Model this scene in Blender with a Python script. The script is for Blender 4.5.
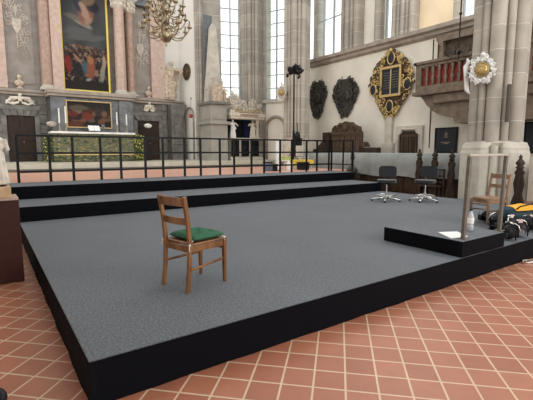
import bpy, bmesh, math, random
from mathutils import Vector, Matrix
PI = math.pi
for o in list(bpy.data.objects): bpy.data.objects.remove(o, do_unlink=True)
S = bpy.context.scene
COL = S.collection
# ------------------------------------------------------------------ camera, world, exposure
RW = Matrix(((0.8203, 0.0700, -0.5676), (-0.5719, 0.1006, -0.8141), (0.0, 0.9925, 0.1227)))   # camera-to-world
_x = Vector((RW[0][0], RW[1][0], 0)).normalized(); _z = -Vector((-RW[0][2], -RW[1][2], -RW[2][2])).normalized()
_y = _z.cross(_x).normalized(); _x = _y.cross(_z).normalized()
CAM = Vector((-0.441, -2.545, 1.6))
FL, CX, CY = 403.0, 266.5, 200.0
cam = bpy.data.cameras.new('camera'); cam.sensor_width = 36; cam.lens = FL/533*36
cam.clip_start = .05; cam.clip_end = 200
co = bpy.data.objects.new('camera', cam); COL.objects.link(co)
R3 = Matrix((_x, _y, _z)).transposed()
co.matrix_world = Matrix.Translation(CAM) @ R3.to_4x4()
S.camera = co
w = bpy.data.worlds.new('world'); S.world = w; w.use_nodes = True
wn = w.node_tree.nodes; wl = w.node_tree.links
bg = wn['Background']; bg.inputs[1].default_value = 1.36
tc = wn.new('ShaderNodeTexCoord'); sp = wn.new('ShaderNodeSeparateXYZ'); mr = wn.new('ShaderNodeValToRGB')
wl.new(tc.outputs['Generated'], sp.inputs[0]); wl.new(sp.outputs[2], mr.inputs[0]); wl.new(mr.outputs[0], bg.inputs[0])
mr.color_ramp.elements[0].position = 0.0; mr.color_ramp.elements[0].color = (1.15, 1.16, 1.16, 1)
mr.color_ramp.elements[1].position = 0.9; mr.color_ramp.elements[1].color = (.62, .62, .62, 1)
def area(name, loc, target, sx, sy, power, col=(1, 1, 1)):
    l = bpy.data.lights.new(name, 'AREA'); l.shape = 'RECTANGLE'; l.size = sx; l.size_y = sy; l.energy = power; l.color = col
    o = bpy.data.objects.new(name, l); COL.objects.link(o); o.location = loc
    o.rotation_euler = (Vector(target)-Vector(loc)).to_track_quat('-Z', 'Y').to_euler(); return o
area('right_nave_windows', (13, -10, 7), (4, 1, 0), 9, 6, 650, (1, .97, .92))
area('right_upper_windows', (13.3, 4.0, 9.8), (3, 1.5, .3), 8, 4, 480, (1, .99, .96))
S.view_settings.view_transform = 'Standard'; S.view_settings.look = 'None'
S.view_settings.exposure = 0.38; S.view_settings.gamma = 1.0; S.view_settings.use_curve_mapping = False

# ------------------------------------------------------------------ helpers
def ray(px, py): return R3 @ Vector(((px-CX)/FL, -(py-CY)/FL, -1))
def onx(px, py, X): r = ray(px, py); return CAM + r*((X-CAM.x)/r.x)
def ony(px, py, Y): r = ray(px, py); return CAM + r*((Y-CAM.y)/r.y)
def onz(px, py, Z): r = ray(px, py); return CAM + r*((Z-CAM.z)/r.z)
def onwall(px, py, P, Q):
    r = ray(px, py); n = Vector((Q[1]-P[1], -(Q[0]-P[0]), 0)); n.normalize()
    t = (Vector((P[0], P[1], 0))-Vector((CAM.x, CAM.y, 0))).dot(n)/(Vector((r.x, r.y, 0)).dot(n))
    return CAM + r*t
class B:
    def __init__(s): s.v = []; s.f = []; s.sm = []; s.M = Matrix.Identity(4); s.smooth = False
    def add(s, vs, fs, smooth=None):
        n = len(s.v); s.v += [s.M @ Vector(v) for v in vs]
        s.f += [tuple(n+i for i in f) for f in fs]; s.sm += [s.smooth if smooth is None else smooth]*len(fs)
        return s
    def box(s, x0, x1, y0, y1, z0, z1):
        return s.add([(x0,y0,z0),(x1,y0,z0),(x1,y1,z0),(x0,y1,z0),(x0,y0,z1),(x1,y0,z1),(x1,y1,z1),(x0,y1,z1)],
              [(0,3,2,1),(4,5,6,7),(0,1,5,4),(1,2,6,5),(2,3,7,6),(3,0,4,7)], False)
    def frustum(s, c0, w0, d0, c1, w1, d1):
        vs = [(c0[0]+a*w0/2, c0[1]+b*d0/2, c0[2]) for a, b in ((-1,-1),(1,-1),(1,1),(-1,1))]
        vs += [(c1[0]+a*w1/2, c1[1]+b*d1/2, c1[2]) for a, b in ((-1,-1),(1,-1),(1,1),(-1,1))]
        return s.add(vs, [(0,3,2,1),(4,5,6,7),(0,1,5,4),(1,2,6,5),(2,3,7,6),(3,0,4,7)], False)
    def cyl(s, p0, p1, r0, r1=None, n=12, smooth=True):
        r1 = r0 if r1 is None else r1; p0 = Vector(p0); p1 = Vector(p1); d = (p1-p0).normalized()
        a = d.orthogonal().normalized(); b = d.cross(a); vs = []
        for p, r in ((p0, r0), (p1, r1)):
            for i in range(n): t = 2*PI*i/n; vs.append(p+a*math.cos(t)*r+b*math.sin(t)*r)
        k = len(s.f)
        s.add(vs, [(i, (i+1) % n, n+(i+1) % n, n+i) for i in range(n)], smooth)
        s.add(vs[:n], [tuple(range(n))[::-1]], False); s.add(vs[n:], [tuple(range(n))], False); return s
    def lathe(s, prof, n=24, c=(0,0,0), fold=None, smooth=True):
        vs = []; m = len(prof)
        for j, (r, z) in enumerate(prof):
            for i in range(n):
                t = 2*PI*i/n; rr = max(r, 1e-4)*(1+(fold(t, z) if fold else 0))
                vs.append((c[0]+rr*math.cos(t), c[1]+rr*math.sin(t), c[2]+z))
        fs = [(j*n+i, j*n+(i+1) % n, (j+1)*n+(i+1) % n, (j+1)*n+i) for j in range(m-1) for i in range(n)]
        fs += [tuple(range(n))[::-1], tuple((m-1)*n+i for i in range(n))]
        return s.add(vs, fs, smooth)
    def sph(s, c, r, n=12, m=8, rot=None):
        r = (r,)*3 if not hasattr(r, '__len__') else r; vs = []; c = Vector(c)
        for j in range(m+1):
            p = -PI/2+PI*j/m
            for i in range(n):
                t = 2*PI*i/n; v = Vector((r[0]*math.cos(p)*math.cos(t), r[1]*math.cos(p)*math.sin(t), r[2]*math.sin(p)))
                if rot: v = rot @ v
                vs.append(c+v)
        fs = [(j*n+i, j*n+(i+1) % n, (j+1)*n+(i+1) % n, (j+1)*n+i) for j in range(m) for i in range(n)]
        return s.add(vs, fs, True)
    def prism(s, pts, ax, a, b, smooth=False):
        def P(u, v, w): return {'x': (w,u,v), 'y': (u,w,v), 'z': (u,v,w)}[ax]
        n = len(pts); vs = [P(u, v, a) for u, v in pts]+[P(u, v, b) for u, v in pts]
        s.add(vs, [(i, (i+1) % n, n+(i+1) % n, n+i) for i in range(n)], smooth)
        s.add(vs, [tuple(range(n))[::-1], tuple(range(n, 2*n))], False); return s
    def tube(s, pts, r, n=8, closed=False):
        pts = [Vector(p) for p in pts]; m = len(pts); vs = []
        rs = r if hasattr(r, '__len__') else [r]*m
        up = None
        for i, p in enumerate(pts):
            d = (pts[(i+1) % m]-pts[i-1]) if closed else (pts[min(i+1, m-1)]-pts[max(i-1, 0)])
            d.normalize()
            if up is None: up = d.orthogonal().normalized()
            up = (up-d*up.dot(d)).normalized(); b = d.cross(up)
            for k in range(n): t = 2*PI*k/n; vs.append(p+up*math.cos(t)*rs[i]+b*math.sin(t)*rs[i])
        fs = [(j*n+k, j*n+(k+1) % n, ((j+1) % m)*n+(k+1) % n, ((j+1) % m)*n+k) for j in range(m if closed else m-1) for k in range(n)]
        if not closed: fs += [tuple(range(n))[::-1], tuple((m-1)*n+k for k in range(n))]
        return s.add(vs, fs, True)
    def bar(s, p0, p1, w, d, up=(0,0,1)):
        p0 = Vector(p0); p1 = Vector(p1); z = (p1-p0).normalized(); u = Vector(up)
        if abs(z.dot(u)) > .95: u = Vector((0,1,0))
        x = z.cross(u).normalized(); y = z.cross(x)
        vs = [p+x*a*w/2+y*b*d/2 for p in (p0, p1) for a, b in ((-1,-1),(1,-1),(1,1),(-1,1))]
        return s.add(vs, [(0,3,2,1),(4,5,6,7),(0,1,5,4),(1,2,6,5),(2,3,7,6),(3,0,4,7)], False)
    def scroll(s, c, R, r, turns=1.4, flip=1, ax='x', n=16, a0=0):
        pts = []
        for i in range(n):
            q = i/(n-1); t = a0+flip*q*turns*2*PI; rad = R*(1-.8*q)
            u, v = rad*math.cos(t), rad*math.sin(t)
            pts.append({'x': (c[0], c[1]+u, c[2]+v), 'y': (c[0]+u, c[1], c[2]+v), 'z': (c[0]+u, c[1]+v, c[2])}[ax])
        return s.tube(pts, [r*(1-.45*i/n) for i in range(n)], 5)
    def build(s, name, mat, parent=None, bevel=0, loc=None, world=True, remesh=0, seg=2):
        me = bpy.data.meshes.new(name); T = Matrix.Identity(4)
        if parent is not None: T = TM[parent.name] if world else T
        elif loc is not None: T = Matrix.Translation(Vector(loc)) if world else T
        Ti = T.inverted()
        me.from_pydata([tuple(Ti @ v) for v in s.v], [], s.f); me.update()
        for p, q in zip(me.polygons, s.sm): p.use_smooth = q
        bm = bmesh.new(); bm.from_mesh(me); bmesh.ops.recalc_face_normals(bm, faces=bm.faces); bm.to_mesh(me); bm.free()
        me.materials.append(mat)
        o = bpy.data.objects.new(name, me); COL.objects.link(o)
        if parent is not None: o.parent = parent
        elif loc is not None: o.location = loc
        TM[o.name] = TM[parent.name] if parent is not None else (Matrix.Translation(Vector(loc)) if loc is not None else Matrix.Identity(4))
        if bevel:
            m = o.modifiers.new('bevel', 'BEVEL'); m.width = bevel; m.segments = seg; m.limit_method = 'ANGLE'; m.angle_limit = .6
        if remesh:
            m = o.modifiers.new('remesh', 'REMESH'); m.mode = 'VOXEL'; m.voxel_size = remesh; m.use_smooth_shade = True
        return o
TM = {}
def tag(o, label, cat, group=None, kind=None):
    if label: o['label'] = label
    if cat: o['category'] = cat
    if group: o['group'] = group
    if kind: o['kind'] = kind
    return o
def thing(name, label, cat, loc=(0,0,0), rz=0, group=None):
    o = bpy.data.objects.new(name, None); COL.objects.link(o); o.location = loc; o.rotation_euler = (0,0,rz)
    o.empty_display_size = .1
    TM[o.name] = Matrix.Translation(Vector(loc)) @ Matrix.Rotation(rz, 4, 'Z'); return tag(o, label, cat, group)
def dup(root, loc, rz, label, group=None):
    r = root.copy(); COL.objects.link(r); r.location = loc; r.rotation_euler = (0,0,rz); r['label'] = label
    if group: r['group'] = group
    for ch in list(root.children):
        c = ch.copy(); COL.objects.link(c); c.parent = r
        for g in list(ch.children): d = g.copy(); COL.objects.link(d); d.parent = c
    return r
def structure(o): o['kind'] = 'structure'; return o

# ------------------------------------------------------------------ materials
MATS = {}
def mat(name, col, rough=.7, metal=0, spec=.5, noise=0, nscale=8, bump=0, bscale=40, col2=None, sheen=0, alpha=None, stretch=None, detail=4, coat=0):
    if name in MATS: return MATS[name]
    m = bpy.data.materials.new(name); m.use_nodes = True; nt = m.node_tree; b = nt.nodes['Principled BSDF']
    b.inputs['Base Color'].default_value = (*col, 1); b.inputs['Roughness'].default_value = rough
    b.inputs['Metallic'].default_value = metal; b.inputs['Specular IOR Level'].default_value = spec if (sum(col) > .35 or spec != .5) else .22
    if sheen: b.inputs['Sheen Weight'].default_value = sheen
    if coat: b.inputs['Coat Weight'].default_value = coat; b.inputs['Coat Roughness'].default_value = .15
    tcn = nt.nodes.new('ShaderNodeTexCoord'); src = tcn.outputs['Object']
    if stretch:
        mp = nt.nodes.new('ShaderNodeMapping'); mp.inputs['Scale'].default_value = stretch; nt.links.new(src, mp.inputs[0]); src = mp.outputs[0]
    if noise or col2:
        n = nt.nodes.new('ShaderNodeTexNoise'); n.inputs['Scale'].default_value = nscale; n.inputs['Detail'].default_value = detail
        nt.links.new(src, n.inputs['Vector'])
        r = nt.nodes.new('ShaderNodeValToRGB'); nt.links.new(n.outputs[0], r.inputs[0])
        c2 = col2 or tuple(c*(1-noise) for c in col); c1 = col if col2 else tuple(min(1, c*(1+noise*.6)) for c in col)
        r.color_ramp.elements[0].position = .35; r.color_ramp.elements[1].position = .65
        r.color_ramp.elements[0].color = (*c2, 1); r.color_ramp.elements[1].color = (*c1, 1)
        nt.links.new(r.outputs[0], b.inputs['Base Color'])
    if bump:
        n2 = nt.nodes.new('ShaderNodeTexNoise'); n2.inputs['Scale'].default_value = bscale; nt.links.new(src, n2.inputs['Vector'])
        bp = nt.nodes.new('ShaderNodeBump'); bp.inputs['Strength'].default_value = bump; bp.inputs['Distance'].default_value = .02
        nt.links.new(n2.outputs[0], bp.inputs['Height']); nt.links.new(bp.outputs[0], b.inputs['Normal'])
    MATS[name] = m; return m
def course_stone(name, col, col2, joint, h=.58, off=0., w=.02, extra=None):
    """ashlar with pale horizontal bed joints every h metres"""
    m = mat(name, col, .85, col2=col2, nscale=1.6, bump=.15, bscale=30); nt = m.node_tree; b = nt.nodes['Principled BSDF']
    ln = b.inputs['Base Color'].links[0].from_socket
    tcn = nt.nodes.new('ShaderNodeNewGeometry'); s = nt.nodes.new('ShaderNodeSeparateXYZ'); nt.links.new(tcn.outputs['Position'], s.inputs[0])
    def ma(op, a, bb):
        n = nt.nodes.new('ShaderNodeMath'); n.operation = op
        for i, q in enumerate((a, bb)):
            if q is None: continue
            if isinstance(q, (int, float)): n.inputs[i].default_value = q
            else: nt.links.new(q, n.inputs[i])
        return n.outputs[0]
    z = ma('ADD', s.outputs[2], off+100*h); f = ma('MODULO', z, h); k = ma('LESS_THAN', f, w)
    # block-to-block tone
    idx = ma('FLOOR', ma('DIVIDE', z, h), None); wn_ = nt.nodes.new('ShaderNodeTexWhiteNoise'); wn_.noise_dimensions = '1D'; nt.links.new(idx, wn_.inputs['W'])
    hs = nt.nodes.new('ShaderNodeHueSaturation'); nt.links.new(ln, hs.inputs['Color']); nt.links.new(ma('ADD', ma('MULTIPLY', wn_.outputs[0], .2), .9), hs.inputs['Value'])
    mx = nt.nodes.new('ShaderNodeMix'); mx.data_type = 'RGBA'; nt.links.new(k, mx.inputs[0]); nt.links.new(hs.outputs[0], mx.inputs[6]); mx.inputs[7].default_value = (*joint, 1)
    nt.links.new(mx.outputs[2], b.inputs['Base Color']); return m
def tile_mat(name, c1, c2, mortar, size, rot, off, msize=.012, rough=.45):
    m = bpy.data.materials.new(name); m.use_nodes = True; nt = m.node_tree; b = nt.nodes['Principled BSDF']
    g = nt.nodes.new('ShaderNodeNewGeometry'); mp = nt.nodes.new('ShaderNodeMapping'); mp.inputs['Rotation'].default_value = (0,0,rot); mp.inputs['Location'].default_value = (*off, 0)
    nt.links.new(g.outputs['Position'], mp.inputs[0])
    br = nt.nodes.new('ShaderNodeTexBrick'); br.offset = 0; br.inputs['Scale'].default_value = 1
    br.inputs['Brick Width'].default_value = size; br.inputs['Row Height'].default_value = size; br.inputs['Mortar Size'].default_value = msize/2; br.inputs['Mortar Smooth'].default_value = .2
    br.inputs['Color1'].default_value = (*c1, 1); br.inputs['Color2'].default_value = (*c2, 1); br.inputs['Mortar'].default_value = (*mortar, 1)
    nt.links.new(mp.outputs[0], br.inputs['Vector'])
    n = nt.nodes.new('ShaderNodeTexNoise'); n.inputs['Scale'].default_value = 5; nt.links.new(g.outputs['Position'], n.inputs['Vector'])
    hs = nt.nodes.new('ShaderNodeHueSaturation'); mr_ = nt.nodes.new('ShaderNodeMapRange'); mr_.inputs[3].default_value = .86; mr_.inputs[4].default_value = 1.14
    nt.links.new(n.outputs[0], mr_.inputs[0]); nt.links.new(mr_.outputs[0], hs.inputs['Value']); nt.links.new(br.outputs[0], hs.inputs['Color']); nt.links.new(hs.outputs[0], b.inputs['Base Color'])
    b.inputs['Roughness'].default_value = rough
    bp = nt.nodes.new('ShaderNodeBump'); bp.inputs['Strength'].default_value = .4; bp.inputs['Distance'].default_value = .004; bp.invert = True
    nt.links.new(br.outputs['Fac'], bp.inputs['Height']); nt.links.new(bp.outputs[0], b.inputs['Normal'])
    return m
m_floor = tile_mat('terracotta tiles', (.43,.165,.092), (.36,.13,.075), (.66,.48,.33), .218, PI/4, (-1.131, -1.124), .016)
m_choirfloor = tile_mat('daylit choir tiles', (.78,.42,.30), (.70,.36,.26), (.75,.55,.42), .218, PI/4, (0, 0), rough=.3)  # tile colour brightened to carry the daylight glare on this floor
def carpet_mat():
    m = bpy.data.materials.new('grey carpet'); m.use_nodes = True; nt = m.node_tree; b = nt.nodes['Principled BSDF']
    g = nt.nodes.new('ShaderNodeNewGeometry')
    n = nt.nodes.new('ShaderNodeTexNoise'); n.inputs['Scale'].default_value = 62; n.inputs['Detail'].default_value = 6; n.inputs['Roughness'].default_value = .75; nt.links.new(g.outputs['Position'], n.inputs['Vector'])
    r = nt.nodes.new('ShaderNodeValToRGB'); nt.links.new(n.outputs[0], r.inputs[0])
    r.color_ramp.elements[0].position = .32; r.color_ramp.elements[0].color = (.027,.030,.035,1); r.color_ramp.elements[1].position = .68; r.color_ramp.elements[1].color = (.205,.222,.245,1)
    n3 = nt.nodes.new('ShaderNodeTexNoise'); n3.inputs['Scale'].default_value = .9; n3.inputs['Detail'].default_value = 6; nt.links.new(g.outputs['Position'], n3.inputs['Vector'])
    br = nt.nodes.new('ShaderNodeTexBrick'); br.offset = 0; br.inputs['Scale'].default_value = 1; br.inputs['Brick Width'].default_value = 3.0; br.inputs['Row Height'].default_value = 2.0
    br.inputs['Mortar Size'].default_value = .006; br.inputs['Color1'].default_value = br.inputs['Color2'].default_value = (1,1,1,1); br.inputs['Mortar'].default_value = (.72,.72,.72,1)
    nt.links.new(g.outputs['Position'], br.inputs['Vector'])
    hs = nt.nodes.new('ShaderNodeHueSaturation'); q = nt.nodes.new('ShaderNodeMapRange'); q.inputs[3].default_value = .82; q.inputs[4].default_value = 1.18
    nt.links.new(n3.outputs[0], q.inputs[0]); nt.links.new(q.outputs[0], hs.inputs['Value']); nt.links.new(r.outputs[0], hs.inputs['Color'])
    mx = nt.nodes.new('ShaderNodeMix'); mx.data_type = 'RGBA'; mx.blend_type = 'MULTIPLY'; mx.inputs[0].default_value = 1
    nt.links.new(hs.outputs[0], mx.inputs[6]); nt.links.new(br.outputs[0], mx.inputs[7]); nt.links.new(mx.outputs[2], b.inputs['Base Color'])
    b.inputs['Roughness'].default_value = .75; b.inputs['Specular IOR Level'].default_value = .25
    b.inputs['Sheen Weight'].default_value = .08; b.inputs['Sheen Tint'].default_value = (.85,.92,1,1)
    bp = nt.nodes.new('ShaderNodeBump'); bp.inputs['Strength'].default_value = .5; bp.inputs['Distance'].default_value = .004
    nt.links.new(n.outputs[0], bp.inputs['Height']); nt.links.new(bp.outputs[0], b.inputs['Normal']); return m
m_carpet = carpet_mat()
m_skirt = mat('black stage cloth', (.0022,.0026,.0045), .85, spec=.12)
m_plaster = mat('cream plaster', (.80,.76,.66), .9, noise=.06, nscale=1.5)
m_plaster_sunlit = mat('sunlit cream plaster', (.80,.66,.46), .9, noise=.08, nscale=1.2)  # cream plaster with the orange of sunlight put into its colour
m_white = mat('white plaster', (.86,.84,.78), .9, noise=.04, nscale=1.5)
m_stone = course_stone('pier sandstone', (.46,.42,.36), (.36,.325,.275), (.64,.61,.55), .58, 0, .014)
m_apse = course_stone('apse sandstone', (.44,.41,.35), (.35,.32,.27), (.55,.52,.46), .62, .1, .025)
m_pale = mat('pale limestone', (.58,.54,.46), .85, noise=.15, nscale=3)
m_ledge = mat('ledge stone', (.36,.31,.26), .85, noise=.2, nscale=3)
m_podium = mat('beige podium stone', (.62,.57,.46), .5, noise=.12, nscale=3)
m_stepshade = mat('shaded step stone', (.14,.13,.11), .7, noise=.2)  # darkened colour stands for the shadow line at the podium foot
m_greystone = mat('grey altar stone', (.17,.16,.14), .6, noise=.3, nscale=4, bump=.1)
m_marble = mat('slate marble', (.17,.18,.185), .4, col2=(.075,.08,.09), nscale=3.5, detail=8)
m_pink = mat('pink marble', (.56,.42,.34), .35, col2=(.46,.325,.26), nscale=7, detail=8)
m_red = mat('brown-red marble', (.43,.295,.225), .35, col2=(.33,.215,.16), nscale=7, detail=8)
m_greypanel = mat('taupe marble panel', (.31,.275,.24), .5, col2=(.22,.195,.17), nscale=2.5, detail=8)
m_relief = mat('relief plaster', (.52,.46,.39), .8, noise=.2)
m_sandst = mat('statue sandstone', (.56,.46,.35), .85, noise=.35, nscale=9)
m_statue = mat('pale statue stone', (.70,.64,.54), .8, noise=.2, nscale=10)
m_gold = mat('gilding', (.60,.44,.19), .38, metal=.75, noise=.25, nscale=25)
m_goldp = mat('bright gold paint', (.80,.62,.12), .45, metal=.2)
m_brass = mat('polished brass', (.42,.34,.22), .3, metal=.85, noise=.3)
m_white2 = mat('white paint gloss', (.85,.85,.82), .5)
m_carved = mat('blackened carved wood', (.06,.055,.046), .4, noise=.7, nscale=14)
m_dkwood = mat('dark oak', (.045,.030,.021), .5, noise=.45, nscale=10, stretch=(1,1,.15))
m_brownwood = mat('brown carved wood', (.095,.062,.04), .55, noise=.4, nscale=12)
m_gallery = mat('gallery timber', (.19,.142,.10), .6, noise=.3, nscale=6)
m_gallerydk = mat('dark gallery board', (.10,.075,.05), .6, noise=.3, nscale=6)  # darker brown wood of the panelling behind the balcony
m_redcloth = mat('red gallery cloth', (.30,.05,.04), .9)
m_door = mat('old door wood', (.035,.020,.014), .5, noise=.5, nscale=8, stretch=(6,1,.4))
m_black = mat('black metal', (.004,.0045,.006), .45)
m_blackp = mat('black plastic', (.012,.012,.014), .4)
m_iron = mat('wrought iron', (.02,.018,.016), .5)
m_slate = mat('blackboard', (.022,.027,.034), .5)
m_cloth = mat('pale grey dust cloth', (.30,.315,.30), .9, noise=.12, nscale=3, bump=.3, bscale=5)
m_chrome = mat('chrome', (.78,.78,.78), .18, metal=1)
m_fabric = mat('charcoal seat fabric', (.022,.023,.026), .85, sheen=.3)
m_beech = mat('varnished beech', (.26,.112,.032), .38, col2=(.13,.05,.015), nscale=14, stretch=(1,1,.12), coat=.3)
m_beechL = mat('light worn beech', (.32,.19,.11), .5, col2=(.20,.12,.07), nscale=14, stretch=(1,1,.12))
m_green = mat('green cushion cloth', (.04,.125,.07), .9, noise=.2, nscale=60, bump=.2, bscale=120)
m_tie = mat('white tie tape', (.75,.74,.7), .8)
m_steel = mat('dull flat steel', (.17,.15,.128), .5, metal=.4, noise=.2)
m_paper = mat('white paper', (.85,.86,.84), .7)
m_yellow = mat('yellow cloth', (.75,.55,.09), .7)
m_orange = mat('yellow orange nylon', (.85,.40,.02), .5)
m_navy = mat('dark blue nylon', (.008,.03,.045), .5)
m_redbox = mat('oxblood paint', (.045,.013,.010), .45, noise=.15)
m_oak = mat('pale oak', (.55,.36,.20), .5, noise=.2, nscale=8, stretch=(1,6,1))
m_leaf = mat('leaf green', (.07,.14,.03), .6, noise=.4, nscale=20)
m_petal = mat('yellow petals', (.65,.55,.15), .7)
m_wpetal = mat('white petals', (.8,.82,.76), .7)
m_wax = mat('white candle wax', (.85,.83,.75), .5)
m_grpaint = mat('blue grey crate plastic', (.10,.13,.17), .5)
m_lead = mat('window glazing bar', (.40,.43,.45), .7)
def glass(name, col=(.95,1,.98)):
    m = bpy.data.materials.new(name); m.use_nodes = True; nt = m.node_tree; b = nt.nodes['Principled BSDF']
    b.inputs['Base Color'].default_value = (*col, 1); b.inputs['Transmission Weight'].default_value = 1; b.inputs['Roughness'].default_value = .0; b.inputs['IOR'].default_value = 1.05
    return m
m_glass = glass('window glass')
m_bottle = glass('clear bottle plastic', (.9,.95,1)); m_bottle.node_tree.nodes['Principled BSDF'].inputs['IOR'].default_value = 1.3
def attr_mat(name, rough=.5):
    m = bpy.data.materials.new(name); m.use_nodes = True; nt = m.node_tree; b = nt.nodes['Principled BSDF']
    a = nt.nodes.new('ShaderNodeAttribute'); a.attribute_name = 'Col'; nt.links.new(a.outputs['Color'], b.inputs['Base Color']); b.inputs['Roughness'].default_value = rough; b.inputs['Specular IOR Level'].default_value = .15; return m
m_canvas = attr_mat('oil paint')
m_cloth_fl = attr_mat('embroidered cloth', .9)

# ------------------------------------------------------------------ SETTING
S1, S2, S3 = .305, .58, .85
CF, PF = .84, 1.09            # choir floor, altar podium
structure(B().box(-14, 14.5, -9, 19.5, -.2, 0).build('floor', m_floor))
structure(B().box(-12, 11.3, 8.5, 14.0, .01, CF).build('floor_choir', m_choirfloor))
b = B(); b.box(-12, 14, 14.0, 21, .02, PF); structure(b.build('floor_podium', m_podium))
b = B(); b.box(-12, 13, 13.72, 13.998, CF+.004, .93); structure(b.build('trim_1', m_stepshade))
structure(B().box(-2.3, -1.75, -7, 9, 0, 11).build('shade_wall_left', m_plaster))  # unseen wall added beyond the left edge to shade the floor there
structure(B().box(-1.749, -.62, -6, 9, 3.1, 3.35).build('shade_slab_left', m_dkwood))  # unseen overhead slab, added so its underside darkens the left floor
# right wall below the cornice
RX = 13.5
b = B(); b.box(RX, RX+.5, -9, 13.6, 0, 5.7); structure(b.build('wall_right', m_plaster))
b = B()
b.prism([(RX-.02, 5.7), (RX-.16, 5.78), (RX-.16, 5.88), (RX-.28, 5.94), (RX-.28, 6.08), (RX+.9, 6.08), (RX+.9, 5.7)], 'y', -9, 13.5)
structure(b.build('trim_cornice', m_ledge))
UX = 14.3; ZT = 12
def yx(px, X=UX, py=20): return onx(px, py, X).y
def upper(y0, y1, m, name, z0=6.09): structure(B().box(UX, UX+.4, y0, y1, z0, ZT).build(name, m))
wy = [yx(314), yx(343), yx(382.5), yx(392), yx(459), yx(482)]
upper(wy[0]+.02, 13.9, m_apse, 'wall_upper'); upper(wy[2], wy[1], m_plaster, 'wall_upper'); upper(yx(414), wy[3], m_apse, 'wall_upper')
upper(wy[4], yx(414)-.002, m_plaster_sunlit, 'wall_upper'); upper(-9, wy[5], m_apse, 'wall_upper')
def upier(px0, px1, n, X=13.95, nm='engaged_pier', lab=''):
    y1, y0 = yx(px0, X), yx(px1, X); b = B(); b.box(X, UX-.002, y0, y1, 6.085, ZT)
    r = (y1-y0)/n/2
    for i in range(n):
        rr = r*(1 if i % 2 == 0 else .6)
        b.cyl((X-.0, y0+r*(2*i+1), 6.085), (X-.0, y0+r*(2*i+1), ZT), rr, n=12)
    o = b.build(nm, m_stone, loc=(X, (y0+y1)/2, 6.085)); tag(o, lab, 'pier')
upier(341, 359, 4, lab='moulded stone pier right of the tall window on the upper wall')
upier(392, 414, 5, lab='wide moulded stone pier above the gold framed memorial')
upier(375.5, 382.5, 1, 14.15, lab='thin single stone shaft between cream wall and narrow bright window')
upier(453, 459, 1, 14.1, lab='thin stone shaft beside the yellowish wall above the gallery')
def window(name, P, Q, s0, s1, z0, z1, nv, bars, inset=.25, fr=.04, glaz=True):
    """glazed opening between distances s0..s1 along wall P->Q"""
    P = Vector((P[0], P[1], 0)); Q = Vector((Q[0], Q[1], 0)); d = (Q-P).normalized(); n = Vector((-d.y, d.x, 0))
    M = Matrix.Translation(P+d*s0+n*inset) @ Matrix(((d.x, n.x, 0, 0), (d.y, n.y, 0, 0), (0, 0, 1, 0), (0, 0, 0, 1)))
    wd = s1-s0
    g = B(); g.M = M; g.box(0, wd, .0, .012, z0, z1); root = structure(g.build(name, m_glass))
    f = B(); f.M = M
    f.box(0, fr, -.06, .06, z0, z1).box(wd-fr, wd, -.06, .06, z0, z1).box(fr+.001, wd-fr-.001, -.055, .055, z0, z0+.08)
    f.build('window_frame', m_lead, root)
    for k in range(1, nv+1):
        f = B(); f.M = M; x = wd*k/(nv+1); f.box(x-.035, x+.035, -.05, .05, z0+.081, z1); f.build('mullion', m_lead, root)
    f = B(); f.M = M
    for z in bars: f.box(fr, wd-fr, -.03, .03, z-.025, z+.025)
    if bars: f.build('glazing_bars', m_lead, root)
    return root
def segwall(name, P, Q, s0, s1, z0, z1, th, m):
    P = Vector((P[0], P[1], 0)); Q = Vector((Q[0], Q[1], 0)); d = (Q-P).normalized(); n = Vector((-d.y, d.x, 0))
    b = B(); b.M = Matrix.Translation(P+d*s0) @ Matrix(((d.x, n.x, 0, 0), (d.y, n.y, 0, 0), (0, 0, 1, 0), (0, 0, 0, 1)))
    b.box(0, s1-s0, 0, th, z0, z1); return structure(b.build(name, m))
# wall points along upper right wall run from far to near (left to right in view)
UP, UQ = (UX, 13.9), (UX, -9)
window('window_3', UP, UQ, 13.9-wy[0], 13.9-wy[1], 6.09, ZT, 2, [8.2], .1, .06)
window('window_4', UP, UQ, 13.9-wy[2], 13.9-wy[3], 6.09, ZT, 0, [], .3)
window('window_5', UP, UQ, 13.9-wy[4], 13.9-wy[5], 6.09, ZT, 1, [8.5], .3)
# apse walls
A0, A1, A2, A3 = (8.45, 19.6), (9.0, 17.45), (11.9, 16.5), (13.55, 13.4)
segwall('wall_apse', A0, A1, 0, 2.2, PF, ZT, .5, m_white)
def sw(px, P, Q): h = onwall(px, 50, P, Q); return (Vector((h.x, h.y))-Vector(P)).length
s0, s1 = sw(220.5, A1, A2), sw(240.5, A1, A2); L1 = (Vector(A2)-Vector(A1)).length
segwall('wall_apse', A1, A2, 0, s0, PF, ZT, .6, m_apse); segwall('wall_apse', A1, A2, s1, L1, PF, ZT, .6, m_apse)
zb = onwall(230, 99, A1, A2).z
segwall('wall_apse', A1, A2, s0+.002, s1-.002, PF, zb, .6, m_apse)
bars = [onwall(221, y, A1, A2).z for y in (7.5,21,34.2,47.4,60.5,73.7,87)]; dz = bars[0]-bars[1]
window('window_1', A1, A2, s0, s1, zb, ZT, 1, bars+[bars[0]+dz, bars[0]+2*dz], .07)
t0, t1 = sw(266, A2, A3), sw(286.5, A2, A3); L2 = (Vector(A3)-Vector(A2)).length
segwall('wall_apse', A2, A3, 0, t0, PF, ZT, .6, m_apse); segwall('wall_apse', A2, A3, t1, L2-.45, PF, ZT, .6, m_apse)
zb2 = onwall(272, 100.5, A2, A3).z
segwall('wall_apse', A2, A3, t0+.002, t1-.002, PF, zb2, .6, m_plaster)
bars = [onwall(268, y, A2, A3).z for y in (11.5,24.3,37,50,62.5,75.5,88.5)]; dz = bars[0]-bars[1]
window('window_2', A2, A3, t0, t1, zb2, ZT, 1, bars+[bars[0]+dz, bars[0]+2*dz], .07)
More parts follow.
